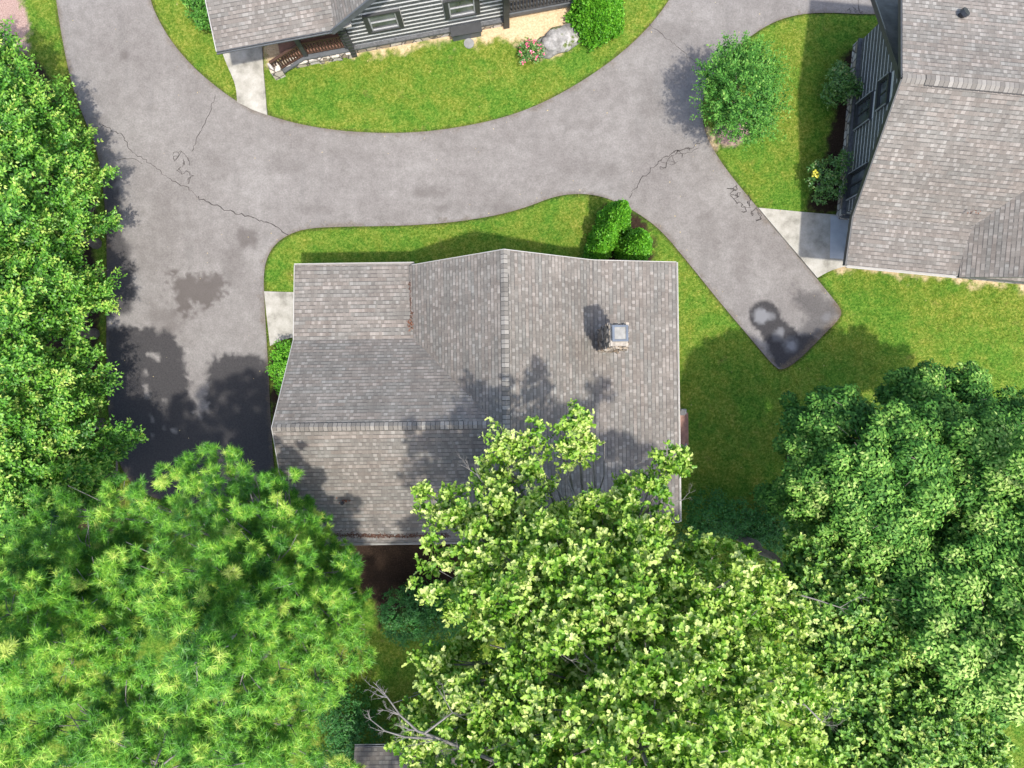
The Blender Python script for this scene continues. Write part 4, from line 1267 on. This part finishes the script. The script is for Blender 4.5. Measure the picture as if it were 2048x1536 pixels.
# ------------------------------------------------------------------ white pines, lower left
PINES = [
    ('tall white pine with long needle tufts reaching the left corner of the middle roof', (-6.7, -5.9), 13.4, [
        (440, 905, 7.2, .5), (470, 940, 7.4, .6), (360, 960, 7.6, .6), (410, 985, 8.2, .8), (500, 985, 8, .75), (570, 960, 7.4, .4), (560, 1020, 8.2, .7), (600, 1060, 7.9, .6),
        (300, 1010, 8.2, .8), (480, 1060, 9.2, 1.0), (380, 1080, 9.2, 1.0), (560, 1110, 9, .9), (620, 1130, 8.4, .6), (300, 1120, 9.4, .9), (450, 1150, 10.4, 1.), (530, 1190, 10, 1.),
        (630, 1200, 9, .7), (690, 1140, 7.8, .5), (680, 1200, 8.4, .6), (700, 1260, 8.6, .6), (610, 1270, 9.6, .8), (735, 1320, 8.2, .4), (690, 1330, 8.8, .6), (370, 1200, 11, 1.1),
        (480, 1260, 11, 1.0), (400, 1300, 12, .9), (560, 1340, 10, .9), (640, 1370, 9, .7), (480, 1370, 11, .9), (350, 1350, 12.4, .7), (405, 1305, 13.0, .7), (430, 1330, 12.6, .7), (120, 1010, 7.6, .7), (240, 990, 7.4, .5)]),
    ('white pine with pale yellowish tufts at the left edge below the bright green row', (-12.3, -5.6), 12.6, [
        (60, 1080, 8.4, .9), (20, 1150, 9.4, 1.0), (110, 1140, 9.2, .9), (180, 1090, 8.4, .8), (220, 1040, 8, .6), (200, 1170, 9.4, .9), (100, 1210, 10.6, .9), (20, 1230, 11, 1.0),
        (180, 1250, 10.2, .9), (250, 1200, 9.4, .8), (100, 1290, 11.2, .8), (250, 1300, 10, .8), (-40, 1300, 12, 1.), (150, 1340, 10.6, .8), (40, 1350, 11, .8)]),
    ('white pine filling the bottom left corner, grey twigs showing between its tufts', (-9.4, -10.2), 12.8, [
        (60, 1440, 10.6, 1.0), (160, 1420, 10.8, .9), (250, 1400, 10.6, .9), (340, 1440, 10.8, .9), (120, 1510, 11, 1.0), (230, 1500, 11.2, 1.0), (330, 1530, 11.4, 1.0), (430, 1450, 10.6, .9),
        (440, 1530, 11, .9), (530, 1430, 9.8, .8), (540, 1510, 10.2, .9), (620, 1450, 9, .7), (630, 1520, 9.4, .7), (20, 1540, 11, .9), (690, 1540, 8.6, .4)]),
]
for i, (lab, (bx, by), ht, L) in enumerate(PINES):
    rg = rngs(200 + i)
    lb = lobes_from_px([(a, b, c, d * .92, .55) for a, b, c, d in L])
    low = lb.copy(); low[:, 0] += (bx - low[:, 0]) * .35; low[:, 1] += (by - low[:, 1]) * .35; low[:, 2] -= 2.3; low[:, 3:] *= 1.1
    lb = np.concatenate([lb, low])
    n = int(19 * (lb[:, 3] ** 2).sum() + 2.0 * len(lb))
    V, Fc, var, tp = crown_needles(rg, lb, int(n * 1.15), 8, 40, .19, .019, base_var=.44, lo=.25, core=.45, upmin=-.3)
    t = tree('white_pine', lab, 'tree', (bx, by, 0), (bx, by, ht), lb, .15, M['bark_pine'], M['needle'], (V, Fc, var), rg, 'white pines in the lower left', 3, .014)

# ------------------------------------------------------------------ big tulip poplar, bottom centre
rg = rngs(300)
TUL = [(1150, 838, 9.2, .42), (1125, 880, 9.2, .42), (1185, 895, 9.1, .42), (1060, 865, 9.2, .28), (1000, 900, 9.3, .30), (985, 945, 9.3, .25), (1040, 900, 9.3, .25), (1050, 960, 9.5, .42), (1110, 950, 9.4, .3),
       (1345, 918, 9.3, .26), (1310, 950, 9.4, .38), (1275, 965, 9.6, .42), (860, 990, 9.6, .32), (890, 1010, 9.8, .5), (930, 1020, 10, .6), (1000, 1010, 10, .62), (1090, 1030, 10.2, .7),
       (1170, 1010, 10.2, .6), (1230, 1000, 10, .55), (1320, 1000, 9.8, .3), (1285, 1045, 10.4, .6), (1220, 1070, 11, 1.0), (1110, 1110, 11.4, 1.1), (1000, 1100, 11, 1.0), (920, 1090, 10.6, .8),
       (900, 1170, 10.8, .7), (960, 1190, 11.4, .9), (1060, 1220, 12.2, 1.1), (1180, 1190, 12.4, 1.2), (1290, 1150, 12, 1.1), (1385, 1150, 10.6, .5), (1430, 1110, 10.2, .55), (1500, 1095, 9.8, .4), (1460, 1160, 10.8, .8),
       (1380, 1230, 12, 1.1), (1510, 1180, 10.6, .7), (1550, 1230, 10.8, .75), (1480, 1270, 12, 1.0), (1290, 1280, 13, 1.2), (1170, 1310, 13, 1.1), (1060, 1320, 12.4, .8), (980, 1290, 11.6, .55),
       (1580, 1310, 11, .8), (1530, 1370, 12, .9), (1420, 1370, 13.2, 1.1), (1310, 1400, 13.8, 1.1), (1200, 1420, 13.6, 1.1), (1090, 1420, 13, .9), (1630, 1375, 10.8, .5), (1590, 1420, 11.4, .7),
       (1490, 1460, 13, 1.0), (1380, 1500, 14, 1.1), (1260, 1520, 14.2, 1.1), (1140, 1510, 13.6, 1.), (1590, 1510, 11.6, .8), (1030, 1490, 12.8, .8),
       (860, 1330, 10.6, .45), (850, 1380, 10.8, .5), (900, 1390, 11.2, .6), (960, 1390, 11.8, .7), (830, 1460, 11, .6), (900, 1460, 11.6, .7), (800, 1420, 10.6, .3), (960, 1500, 12.2, .7), (850, 1510, 11.2, .6), (1010, 1440, 12.2, .6),
       (900, 1590, 12, .9), (990, 1620, 12.8, 1.1), (1100, 1640, 13.5, 1.2), (830, 1680, 11.4, 1.0), (930, 1730, 12.4, 1.2), (1080, 1760, 13.4, 1.3), (1240, 1650, 14, 1.2), (1230, 1790, 13.6, 1.3), (760, 1620, 10.2, .8), (840, 1864, 10.4, 1.4), (740, 1880, 9.6, 1.3), (920, 1930, 10.6, 1.4), (1000, 1850, 11.4, 1.3)]  # unseen crown lobes below the frame, added to shade lawn and bottom roof
lb = lobes_from_px([(a, b, c, d * .97, .75) for a, b, c, d in TUL])
lb[:, 3:] *= .9
lb[:12, 3:] *= 1.12
low = lb[10:].copy(); low[:, 2] -= 1.9; low[:, 0] += (2.6 - low[:, 0]) * .2; low[:, 1] += (-7.6 - low[:, 1]) * .2
lb_all = np.concatenate([lb, low])
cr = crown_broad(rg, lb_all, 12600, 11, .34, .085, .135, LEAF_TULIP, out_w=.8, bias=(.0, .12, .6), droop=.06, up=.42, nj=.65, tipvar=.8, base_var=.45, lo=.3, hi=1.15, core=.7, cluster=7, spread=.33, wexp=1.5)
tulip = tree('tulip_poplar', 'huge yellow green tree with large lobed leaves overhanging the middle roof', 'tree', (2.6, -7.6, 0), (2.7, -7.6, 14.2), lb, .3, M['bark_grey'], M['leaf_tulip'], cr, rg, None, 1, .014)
# bare grey dead limb reaching out at the lower left of its crown, twigs over the roof
m = MB(); rr = random.Random(11); O2 = Vector((2.6, -7.6, 0))


def twig(a, d, L, r, depth):
    a = Vector(a); d = Vector(d).normalized(); pts_ = [a]; n = 5; q = a
    for i in range(n):
        d = (d + Vector((rr.uniform(-.22, .22), rr.uniform(-.22, .22), rr.uniform(-.15, .18)))).normalized()
        q = q + d * L / n; pts_.append(q)
    m.tube([p - O2 for p in pts_], [r * (1 - .75 * i / n) for i in range(n + 1)], 5)
    if depth:
        for k in range(rr.choice((3, 4, 5))):
            i = rr.randint(1, n); dd = (d + Vector((rr.uniform(-1, 1), rr.uniform(-1, 1), rr.uniform(-.4, .6)))).normalized()
            twig(pts_[i], dd, L * rr.uniform(.35, .6), r * .45, depth - 1)


def limb_px(pl, r, depth=2, tw=.6):
    global m
    m = MB()
    p = [P(*q) for q in pl]
    m.tube([x - O2 for x in p], [r * (1 - .7 * i / (len(p) - 1)) for i in range(len(p))], 6)
    for i in range(1, len(p)):
        d = (p[i] - p[i - 1]).normalized()
        for k in range(2 if i < len(p) - 1 else 3):
            twig(p[i], d + Vector((rr.uniform(-.7, .7), rr.uniform(-.7, .7), rr.uniform(-.2, .4))), tw * rr.uniform(.6, 1.1), r * .3, depth - 1)
    m.build('dead_branch', M['bark_grey'], tulip)


limb_px([(1010, 1530, 12.4), (930, 1498, 12.3), (880, 1478, 12.2), (835, 1462, 12.1), (800, 1430, 12.0), (775, 1395, 11.9)], .05, 3, .55)
limb_px([(880, 1478, 12.2), (810, 1474, 12.0), (770, 1462, 11.9), (742, 1440, 11.8)], .03, 2, .3)
limb_px([(850, 1466, 12.3), (885, 1440, 12.4), (905, 1425, 12.5), (890, 1400, 12.5)], .028, 2, .4)
limb_px([(985, 1010, 9.9), (972, 975, 9.9), (955, 950, 9.9), (940, 940, 9.9)], .022, 3, .35)
limb_px([(1230, 1000, 9.6), (1255, 960, 9.5), (1270, 930, 9.5)], .016, 2, .3)
limb_px([(1160, 1020, 9.5), (1135, 960, 9.4), (1150, 900, 9.3), (1160, 870, 9.3)], .034, 2, .35)
limb_px([(1130, 1000, 9.5), (1085, 940, 9.4), (1070, 900, 9.3)], .024, 2, .3)
limb_px([(1040, 1010, 9.6), (1020, 950, 9.5), (1005, 910, 9.4)], .022, 2, .25)
limb_px([(1330, 1010, 9.6), (1365, 1000, 9.4), (1378, 985, 9.3)], .014, 2, .25)
limb_px([(1600, 1190, 9.9), (1635, 1200, 9.9), (1680, 1215, 9.9), (1715, 1195, 9.8)], .022, 2, .3)
limb_px([(1090, 1290, 13.3), (1110, 1300, 13.3), (1140, 1320, 13.4)], .018, 3, .35)
limb_px([(1640, 1440, 12.4), (1610, 1410, 12.5), (1560, 1400, 12.6)], .022, 3, .4)
limb_px([(1550, 1540, 11.9), (1580, 1480, 11.8), (1640, 1450, 11.6)], .03, 3, .6)

# ------------------------------------------------------------------ maples and mixed trees, lower right
RT = [
    ('blue_maple', 'maple tree', 'blue green maple with puffy leaf clusters nearest the bare tip of the right lawn', (11.2, -2.9), 9.4, 'leaf_maple', [
        (1640, 815, 7.0, .5), (1690, 815, 7.2, .65), (1650, 870, 7.4, .8), (1710, 860, 7.8, .85), (1610, 900, 7, .6), (1640, 940, 7.4, .8), (1580, 985, 6.4, .5), (1565, 1010, 6, .4), (1610, 1000, 7, .8), (1680, 970, 8.2, .9), (1730, 920, 8.6, .9),
        (1690, 1030, 8.2, .9), (1760, 980, 9, .95), (1830, 920, 9.2, .95), (1850, 990, 9.2, .9), (1780, 1050, 9, .9), (1620, 1060, 6.6, .6), (1660, 1095, 6.6, .5), (1730, 1100, 8.2, .8), (1790, 860, 8, .8), (1860, 860, 8.2, .7)]),
    ('blue_maple', 'maple tree', 'blue green maple at the right edge, highest of the puffy leaved trees', (14.6, -1.6), 9.8, 'leaf_maple', [
        (1820, 785, 5.2, .65), (1850, 760, 5.2, .45), (1890, 770, 5.2, .7), (1940, 755, 5.2, .55), (1960, 790, 5.8, .8), (1880, 830, 6.6, .9), (1990, 850, 6.8, 1.), (2050, 830, 5.8, .8), (1950, 890, 8.6, .9), (2020, 900, 8.0, 1.),
        (1910, 950, 8, .8), (1990, 970, 9, .95), (2060, 950, 9.6, 1.1), (1930, 1030, 8.2, .85), (2010, 1050, 9, .95), (2070, 1040, 9.4, 1.), (1900, 1090, 8, .8), (2090, 880, 7, 1.)]),
    ('mixed_tree', 'tree', 'darker green tree below the puffy maples at the right edge', (14.0, -6.6), 10.2, 'leaf_maple', [
        (1820, 1130, 8.8, .9), (1900, 1160, 9.2, .95), (1980, 1130, 9.2, .95), (2050, 1150, 9.6, 1.), (1850, 1210, 9.6, 1.), (1940, 1240, 10, 1.), (2030, 1250, 10.2, 1.), (1880, 1290, 10, .9), (1980, 1330, 10.4, 1.), (2060, 1350, 10.4, 1.), (1900, 1370, 9.6, .9), (2000, 1410, 9.8, .8)]),
    ('mixed_tree', 'tree', 'slender olive green tree between the yellow green giant and the maples', (8.9, -5.9), 9.6, 'leaf_cherry', [
        (1580, 1120, 7.4, .6), (1640, 1130, 8, .75), (1700, 1120, 8, .55), (1620, 1190, 8.4, .85), (1690, 1190, 8.6, .7), (1720, 1250, 9, .9), (1650, 1260, 9, .9), (1770, 1190, 8.2, .7), (1790, 1270, 8.8, .8), (1720, 1320, 9.2, .8), (1800, 1340, 8.6, .7)]),
    ('mixed_tree', 'tree', 'olive green twiggy tree at the bottom edge right of the yellow green giant', (10.6, -9.6), 10.0, 'leaf_cherry', [
        (1700, 1390, 9.4, .8), (1760, 1410, 9.6, .85), (1820, 1400, 9.4, .8), (1690, 1460, 9.8, .8), (1760, 1490, 10, .9), (1840, 1470, 9.8, .9), (1900, 1450, 9.4, .8), (1680, 1530, 9.8, .9), (1790, 1540, 10, .9), (1880, 1530, 9.6, .8), (1950, 1470, 8.8, .6), (1930, 1540, 9, .6), (1860, 1410, 9, .7)]),
]
for i, (nm, cat, lab, (bx, by), ht, lm, L) in enumerate(RT):
    rg = rngs(400 + i); lb = lobes_from_px([(a, b, c, d, .75) for a, b, c, d in L])
    a2 = (lb[:, 3] ** 2).sum()
    if lm == 'leaf_maple':
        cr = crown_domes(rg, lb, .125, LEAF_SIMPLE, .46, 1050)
    else:
        cr = crown_broad(rg, lb, int(230 * a2), 14, .40, .10, .135, LEAF_TULIP, out_w=.8, bias=(0, .1, .5), up=.6, nj=.6, base_var=.44, lo=.35, hi=1.2, tipvar=.6, cluster=6, spread=.34)
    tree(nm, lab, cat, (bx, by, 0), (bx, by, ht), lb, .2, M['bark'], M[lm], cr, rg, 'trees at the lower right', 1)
# dim lower trees behind / below, in the shade
for i, (lab, base, L) in enumerate([
    ('low dark shrub in the shade just past the bottom right corner of the middle roof', (7.2, -5.2), [(1420, 1030, .9, .9), (1470, 1035, .9, .75), (1500, 1060, .8, .7), (1390, 1060, .9, .6)]),
    ('dark green shrub in the shade beside the brown mulch bed', (-4.0, -8.9), [(800, 1215, .8, .8), (845, 1200, .9, .85), (870, 1245, .9, .9), (805, 1255, .7, .65), (900, 1215, 1.0, .8)]),
    ('dark low shrub in the shade along the lawn edge under the blue green maple', (10.6, -5.4), [(1540, 1040, .8, .8), (1580, 1070, .8, .7), (1540, 1080, .7, .7)]),
    ('dark green shrub in deep shade at the bottom left of the yellow green giant', (-6.2, -13.0), [(690, 1430, .9, 1.0), (720, 1480, 1.0, 1.0), (650, 1400, .9, .8), (690, 1520, 1.0, 1.0)]),
]):
    rg = rngs(470 + i); lb = lobes_from_px([(a, b, c, d, .9) for a, b, c, d in L])
    cr = crown_broad(rg, lb, int(240 * (lb[:, 3] ** 2).sum()), 14, .3, .1, .085, LEAF_SIMPLE, up=.9, base_var=.4, lo=.4)
    c0 = lb[:, :3].mean(0)
    tree('shrub', lab, 'shrub', (c0[0], c0[1], 0), (c0[0], c0[1], .9), lb, .05, M['bark'], M['leaf_fern'], cr, rg, None, 1)

# ------------------------------------------------------------------ small lawn tree, shrubs, evergreens
rg = rngs(500)
L = [(1480, 185, 3.3, 1.0), (1440, 200, 2.6, .75), (1430, 150, 2.7, .6), (1470, 120, 2.8, .7), (1520, 140, 2.8, .8), (1530, 205, 2.6, .75), (1490, 240, 2.3, .75), (1445, 240, 2.1, .5), (1525, 255, 1.9, .55), (1500, 105, 2.6, .45), (1450, 110, 2.5, .4)]
lb = lobes_from_px(L)
lb[1:, 3:] *= .85
cr = crown_broad(rg, lb, 900, 24, .6, .10, .092, LEAF_SIMPLE, out_w=1.0, bias=(0, 0, .35), up=.8, nj=.6, base_var=.42, lo=.35, hi=1.25, tipvar=.5)
tree('lawn_tree', 'small round dark green tree standing alone on the lawn beside the driveway', 'tree', (8.25, 10.1, 0), (8.2, 10.2, 3.2), lb, .09, M['bark'], M['leaf_small'], cr, rg, None, 2)


def arborvitae(label, u, v, h, r, seed, cat='evergreen', group=None, n=1700):
    """dense cone of flat upright sprays"""
    rg = rngs(seed)
    b = P(u, v, 0)
    # height-wise profile
    z = h * (1 - rg.random(n) ** 1.25 * .97); f = z / h
    prof = r * np.clip(1.0 - np.clip((f - .12) / .88, 0, 1) ** 1.45, 0.03, 1) * (.86 + .14 * np.minimum(f / .15, 1))
    a = rg.uniform(0, 2 * np.pi, n)
    lump = 1 + .12 * np.sin(a * 5 + seed) * np.sin(z * 4) + .08 * rg.normal(size=n)
    rad = prof * lump * np.sqrt(rg.uniform(.72, 1.0, n))
    top = rg.random(n) < .3
    rad = np.where(top, prof * np.sqrt(rg.random(n)), rad)
    
    d = np.stack([np.cos(a), np.sin(a), np.zeros(n)], 1)
    pos = d * rad[:, None]; pos[:, 2] = z
    per = 16
    out = unit(d * (rad / r)[:, None] + np.array([0, 0, .75]))
    pp = pos[:, None, :] + rg.normal(size=(n, per, 3)) * .035
    tang = unit(out[:, None, :] + rg.normal(size=pp.shape) * .5)
    nrm = unit(np.cross(tang, rg.normal(size=pp.shape)) + out[:, None, :] * .5)
    size = .068 * rg.uniform(.6, 1.3, (n, per))
    var = np.clip(.45 + rg.normal(size=(n, 1)) * .15 + rg.normal(size=(n, per)) * .15, 0, 1)
    V, Fc, k = scatter(pp.reshape(-1, 3), nrm.reshape(-1, 3), tang.reshape(-1, 3), size.ravel(), FAN)
    t = thing('arborvitae', b, label, cat, 0, group)
    m = MB(); m.tube([(0, 0, -.1), (0, 0, h * .5), (0, 0, h * .9)], [.07, .05, .01], 7)
    m.build('trunk', M['bark'], t)
    # inner twig core keeps the cone opaque
    array_mesh('crown', V, Fc, M['leaf_arb'], np.repeat(var.ravel(), k), t)
    return t


gA = 'clipped evergreens beside the middle house'
arborvitae('bright green pointed evergreen nearest the driveway, topmost of the cluster by the middle roof', 1221, 452, 3.5, .58, 1, group=gA, n=2500)
arborvitae('bright green evergreen wedged below the topmost one of the cluster by the middle roof', 1203, 484, 2.8, .5, 5, group=gA, n=2100)
arborvitae('lowest bright green evergreen at the left end of the cluster by the middle roof', 1191, 511, 2.0, .44, 2, group=gA, n=1600)
arborvitae('bright green evergreen at the right of the cluster, across the dark gap from the others', 1261, 502, 3.0, .62, 3, group=gA, n=2500)
arborvitae('broad round bright green evergreen at the top edge beside the boulder', 1190, 45, 2.5, 1.0, 4, n=5200)


def shrub(label, L, seed, leafm, leaf=.09, dens=260, name='shrub', extra=None, h=.7, petals=None):
    rg = rngs(seed); lb = lobes_from_px([(*q, .85) for q in L])
    cr = crown_broad(rg, lb, int(dens * (lb[:, 3] ** 2).sum()), 13, .26, .09, leaf, LEAF_SIMPLE, up=.8, nj=.6, base_var=.42, lo=.4, bias=(0, 0, .5))
    c0 = lb[:, :3].mean(0)
    t = tree(name, label, 'shrub', (c0[0], c0[1], 0), (c0[0], c0[1], h), lb, .04, M['bark'], leafm, cr, rg, None, 2, .008)
    if petals:
        n, mat, sz, pname, cen, spread = petals
        c = P(*cen) if cen else None
        if c is None:
            p, d = sample_lobes(lb, n, rg, lo=.95, hi=1.08, upmin=.1)
        else:
            p = np.array(c) + rg.normal(size=(n, 3)) * spread
        p = p - np.array([c0[0], c0[1], 0])
        pp = np.repeat(p, 7, 0) + rg.normal(size=(n * 7, 3)) * sz * .35
        V, Fc, k = scatter(pp, np.tile([0, 0, 1.], (len(pp), 1)) + rg.normal(size=pp.shape) * .6, rg.normal(size=pp.shape), sz * rg.uniform(.6, 1.2, len(pp)), FAN)
        array_mesh(pname, V, Fc, mat, np.full(len(V), .5), t)
    return t


shrub('rounded dark green shrub against the stone base of the right house', [(1680, 165, 1.1, .5), (1668, 190, .8, .4), (1700, 180, .9, .4), (1678, 145, .9, .35)], 600, M['leaf_rhodo'], .095, 420)
shrub('straggly brownish green shrub with a yellow leaf spray in the right hand mulch bed', [(1660, 345, 1.1, .45), (1680, 325, 1.1, .4), (1640, 365, .8, .4), (1668, 375, .8, .4), (1640, 398, .5, .25), (1630, 340, .8, .25)], 601,
      M['leaf_rhodo'], .085, 300, petals=(10, M['petal_yellow'], .09, 'yellow_leaves', (1632, 348, 1.1), .07))
shrub('bright green leafy shrub half under the left edge of the middle roof', [(566, 705, .9, .4), (562, 740, .9, .4), (572, 770, .9, .35), (580, 720, 1.2, .5)], 602, M['leaf_arb'], .09, 420)
shrub('green leafy shrub at the left end of the top house', [(398, 14, 1.0, .5), (410, -12, 1.1, .5), (408, 38, .9, .35), (385, -10, .8, .4)], 603, M['leaf_small'], .1, 380)
shrub('small rose bush with pink flowers beside the boulder', [(1060, 100, .45, .36), (1050, 112, .4, .24), (1076, 108, .4, .24)], 604, M['leaf_rhodo'], .075, 500, 'rose_bush', petals=(26, M['petal_pink'], .075, 'blossom', None, 0))
shrub('brown twiggy shrub in shade under the bottom right corner of the middle roof', [(1345, 1075, 1.0, .5), (1370, 1090, 1.0, .5), (1330, 1100, 1.0, .5)], 605, M['leaf_rhodo'], .07, 120)

# boulder
bc = P(1115, 82, .15)
n_u, n_v = 40, 20
vs = []
for j in range(n_v + 1):
    for i in range(n_u):
        th = math.pi * j / n_v; ph = 2 * math.pi * i / n_u
        x, y, z = math.sin(th) * math.cos(ph), math.sin(th) * math.sin(ph), math.cos(th)
        k = 1 + .26 * (float(fbm(np.array([x * 2.2 + 5]), np.array([y * 2.2 + z * 1.7]), 41)[0]) - .5) * 2 + .08 * math.sin(x * 7 + z * 5)
        vs.append((x * 1.06 * k, y * .48 * k * (1 + .2 * x), z * .42 * k))
fs = [(j * n_u + i, (j + 1) * n_u + i, (j + 1) * n_u + (i + 1) % n_u, j * n_u + (i + 1) % n_u) for j in range(n_v) for i in range(n_u)]
m = MB(); m.add(vs, fs)
bo = m.build('boulder', M['boulder'], None, (bc.x, bc.y, .12), True); bo.rotation_euler = (0, 0, R(26))
tag(bo, 'long whitish grey boulder with patches of moss lying on the grass', 'boulder')

# round cover in the lawn
c = P(938, 87, .05)
m = MB(); m.tube([(0, 0, 0), (0, 0, .05)], .175, 20); m.tube([(0, 0, .051), (0, 0, .062)], .07, 14); m.tube([(0, 0, .0), (0, 0, .042)], .205, 20)
tag(m.build('utility_cover', M['grey_metal'], None, (c.x, c.y, .035)), 'round grey utility cover set in the grass near the log wall', 'utility cover')

# things that fell on the roofs
def debris(label, u, v, h, n, spread, seed, stretch=(1, 1)):
    rg = rngs(seed); c = P(u, v, h)
    p = rg.normal(size=(n, 3)) * np.array([spread * stretch[0], spread * stretch[1], .02]) + np.array([0, 0, .04])
    V, Fc, k = scatter(p, np.tile([0, 0, 1.], (n, 1)) + rg.normal(size=(n, 3)) * .6, rg.normal(size=(n, 3)), .09 * rg.uniform(.6, 1.3, n), LEAF_SIMPLE)
    t = thing('fallen_twig', (c.x, c.y, c.z), label, 'fallen twig')
    array_mesh('leaves', V, Fc, M['dead_leaf'], np.full(len(V), .5), t)
    m = MB(); r2 = random.Random(seed)
    for i in range(4):
        a = r2.uniform(0, 6.28); l_ = spread * 2.2
        m.tube([(0, 0, .03), (math.cos(a) * l_ * .5, math.sin(a) * l_ * .5, .06), (math.cos(a + .3) * l_, math.sin(a + .3) * l_, .05)], [.012, .009, .004], 4)
    m.build('stem', M['bark'], t)
    return t


def roof_z(lx, ly):  # height of the middle roof's upper surface
    z = []
    if lx > mx: z.append(5.85 - (lx - mx) * .7134 if lx < 2.87 else 3.66 - (lx - 2.87) * .2157)
    elif lx > -3.62: z.append(5.85 - (mx - lx) * .81)
    if -7.72 < lx < -.42:
        if ly > 1.67: z.append(3.2 - (ly - 1.67) * .089)
        elif ly > -1.29: z.append(5.6 - (ly + 1.29) * .811)
        else: z.append(5.6 - (-1.29 - ly) * .46)
    return max(z)


def on_roof(u, v):
    h = 3.0
    for _ in range(12):
        q = Matrix.Rotation(-TH, 3, 'Z') @ P(u, v, h); h = roof_z(q.x, q.y)
    return h


debris('russet dead leaf cluster lying in the valley of the middle roof', 821, 650, on_roof(821, 650), 44, .085, 1, (1, 1.5))
debris('dark dead twig by the vent pipe on the lower left roof slope', 692, 1002, on_roof(692, 1002), 14, .08, 2, (1.6, .6))
qe = 3.5
debris('thin brown twig lying in the valley of the right house roof', 1945, 424, 3.55, 8, .06, 3, (1.4, .6))
# rust coloured needles along the valley and the lower eave
rg = rngs(77); pts_ = []
for k in range(90):
    f = rg.random(); u, v = 819 + 5 * f + rg.normal() * 1.2, 560 + 85 * f
    h = on_roof(u, v); pts_.append(P(u, v, h + .012))
for k in range(900):
    u = rg.uniform(600, 900); v = 1074 - abs(rg.normal()) * (5 if u < 720 else 3)
    h = on_roof(u, min(v, 1076)); pts_.append(P(u, v, h + .012))
pn = np.array(pts_); n = len(pn)
V, Fc, k = scatter(pn, np.tile([0, 0, 1.], (n, 1)) + rg.normal(size=(n, 3)) * .3, rg.normal(size=(n, 3)), .07 * rg.uniform(.5, 1.3, n), LEAF_SIMPLE)
tag(array_mesh('leaf_litter', V, Fc, simple('brown_needle_litter', (.065, .028, .016), .9, .5, 20), np.full(len(V), .5)), 'rusty dead needles and leaves along the lower eave and valley of the middle roof', 'leaf litter', None, 'stuff')

# fallen leaf bits on the asphalt and lawns
rg = rngs(88); n = 1500
fx = rg.uniform(-19, 18, n); fy = rg.uniform(-10, 15.5, n)
ok = (sdist(fx, fy, ROAD) < -.1) & (rg.random(n) < np.where(sdist(fx, fy, ROAD) > -.6, .9, .18)) | (sdist(fx, fy, ROAD) > .3) & (rg.random(n) < .16)
fx, fy = fx[ok], fy[ok]; n = len(fx)
pn = np.stack([fx, fy, np.where(sdist(fx, fy, ROAD) < 0, .022, .09)], 1)
V, Fc, k = scatter(pn, np.tile([0, 0, 1.], (n, 1)) + rg.normal(size=(n, 3)) * .2, rg.normal(size=(n, 3)), .055 * rg.uniform(.4, 1.3, n), LEAF_SIMPLE)
tag(array_mesh('leaf_litter', V, Fc, simple('tan_leaf_bits', (.34, .27, .13), .8, .5, 3), np.full(len(V), .5)), 'scattered tan leaf bits on the asphalt and grass', 'leaf litter', None, 'stuff')

# ------------------------------------------------------------------ grass blades over the lawns
rg = rngs(900)
N = 420000
bx = rg.uniform(-21, 21, N); by = rg.uniform(-16, 16.2, N)
ix = np.clip(((bx - GX0) / (GX1 - GX0) * (nx - 1)).round().astype(int), 0, nx - 1); iy = np.clip(((by - GY0) / (GY1 - GY0) * (ny - 1)).round().astype(int), 0, ny - 1)
gi = iy * nx + ix
cover = np.maximum(np.maximum(sand[gi] * .93, mulch[gi]), chip[gi])
ok = (d_hard[gi] > .01 + wob2[gi] * .14) & (rg.random(N) > cover * 1.02)
# leave out what no one can see: under the houses
for poly in ([(-7.0, -5), (5.4, -5), (5.4, 3.8), (-7.0, 1.8)],):
    ok &= sdist(bx, by, poly) > 0
bx, by, gi = bx[ok], by[ok], gi[ok]
n = len(bx)
pos = np.stack([bx, by, gz[gi] - .005], 1)
a = rg.uniform(0, 2 * np.pi, n); lean = rg.uniform(.3, 1.5, n)
q = np.stack([np.cos(a) * lean, np.sin(a) * lean, np.ones(n)], 1)
nrm = np.stack([-np.cos(a), -np.sin(a), lean], 1) + rg.normal(size=(n, 3)) * .3
V, Fc, k = scatter(pos, nrm, unit(q), rg.uniform(.05, .10, n), NEEDLE, np.full(n, .017))
var = np.clip(.45 + (fbm(bx * 1.3, by * 1.3, 61) - .5) * .7 + (fbm(bx * 9, by * 9, 62) - .5) * 1.2 + rg.normal(size=n) * .2, 0, 1)
tag(array_mesh('grass', V, Fc, M['grass'], np.repeat(var, k)), 'short mown green grass', 'grass', None, 'stuff')
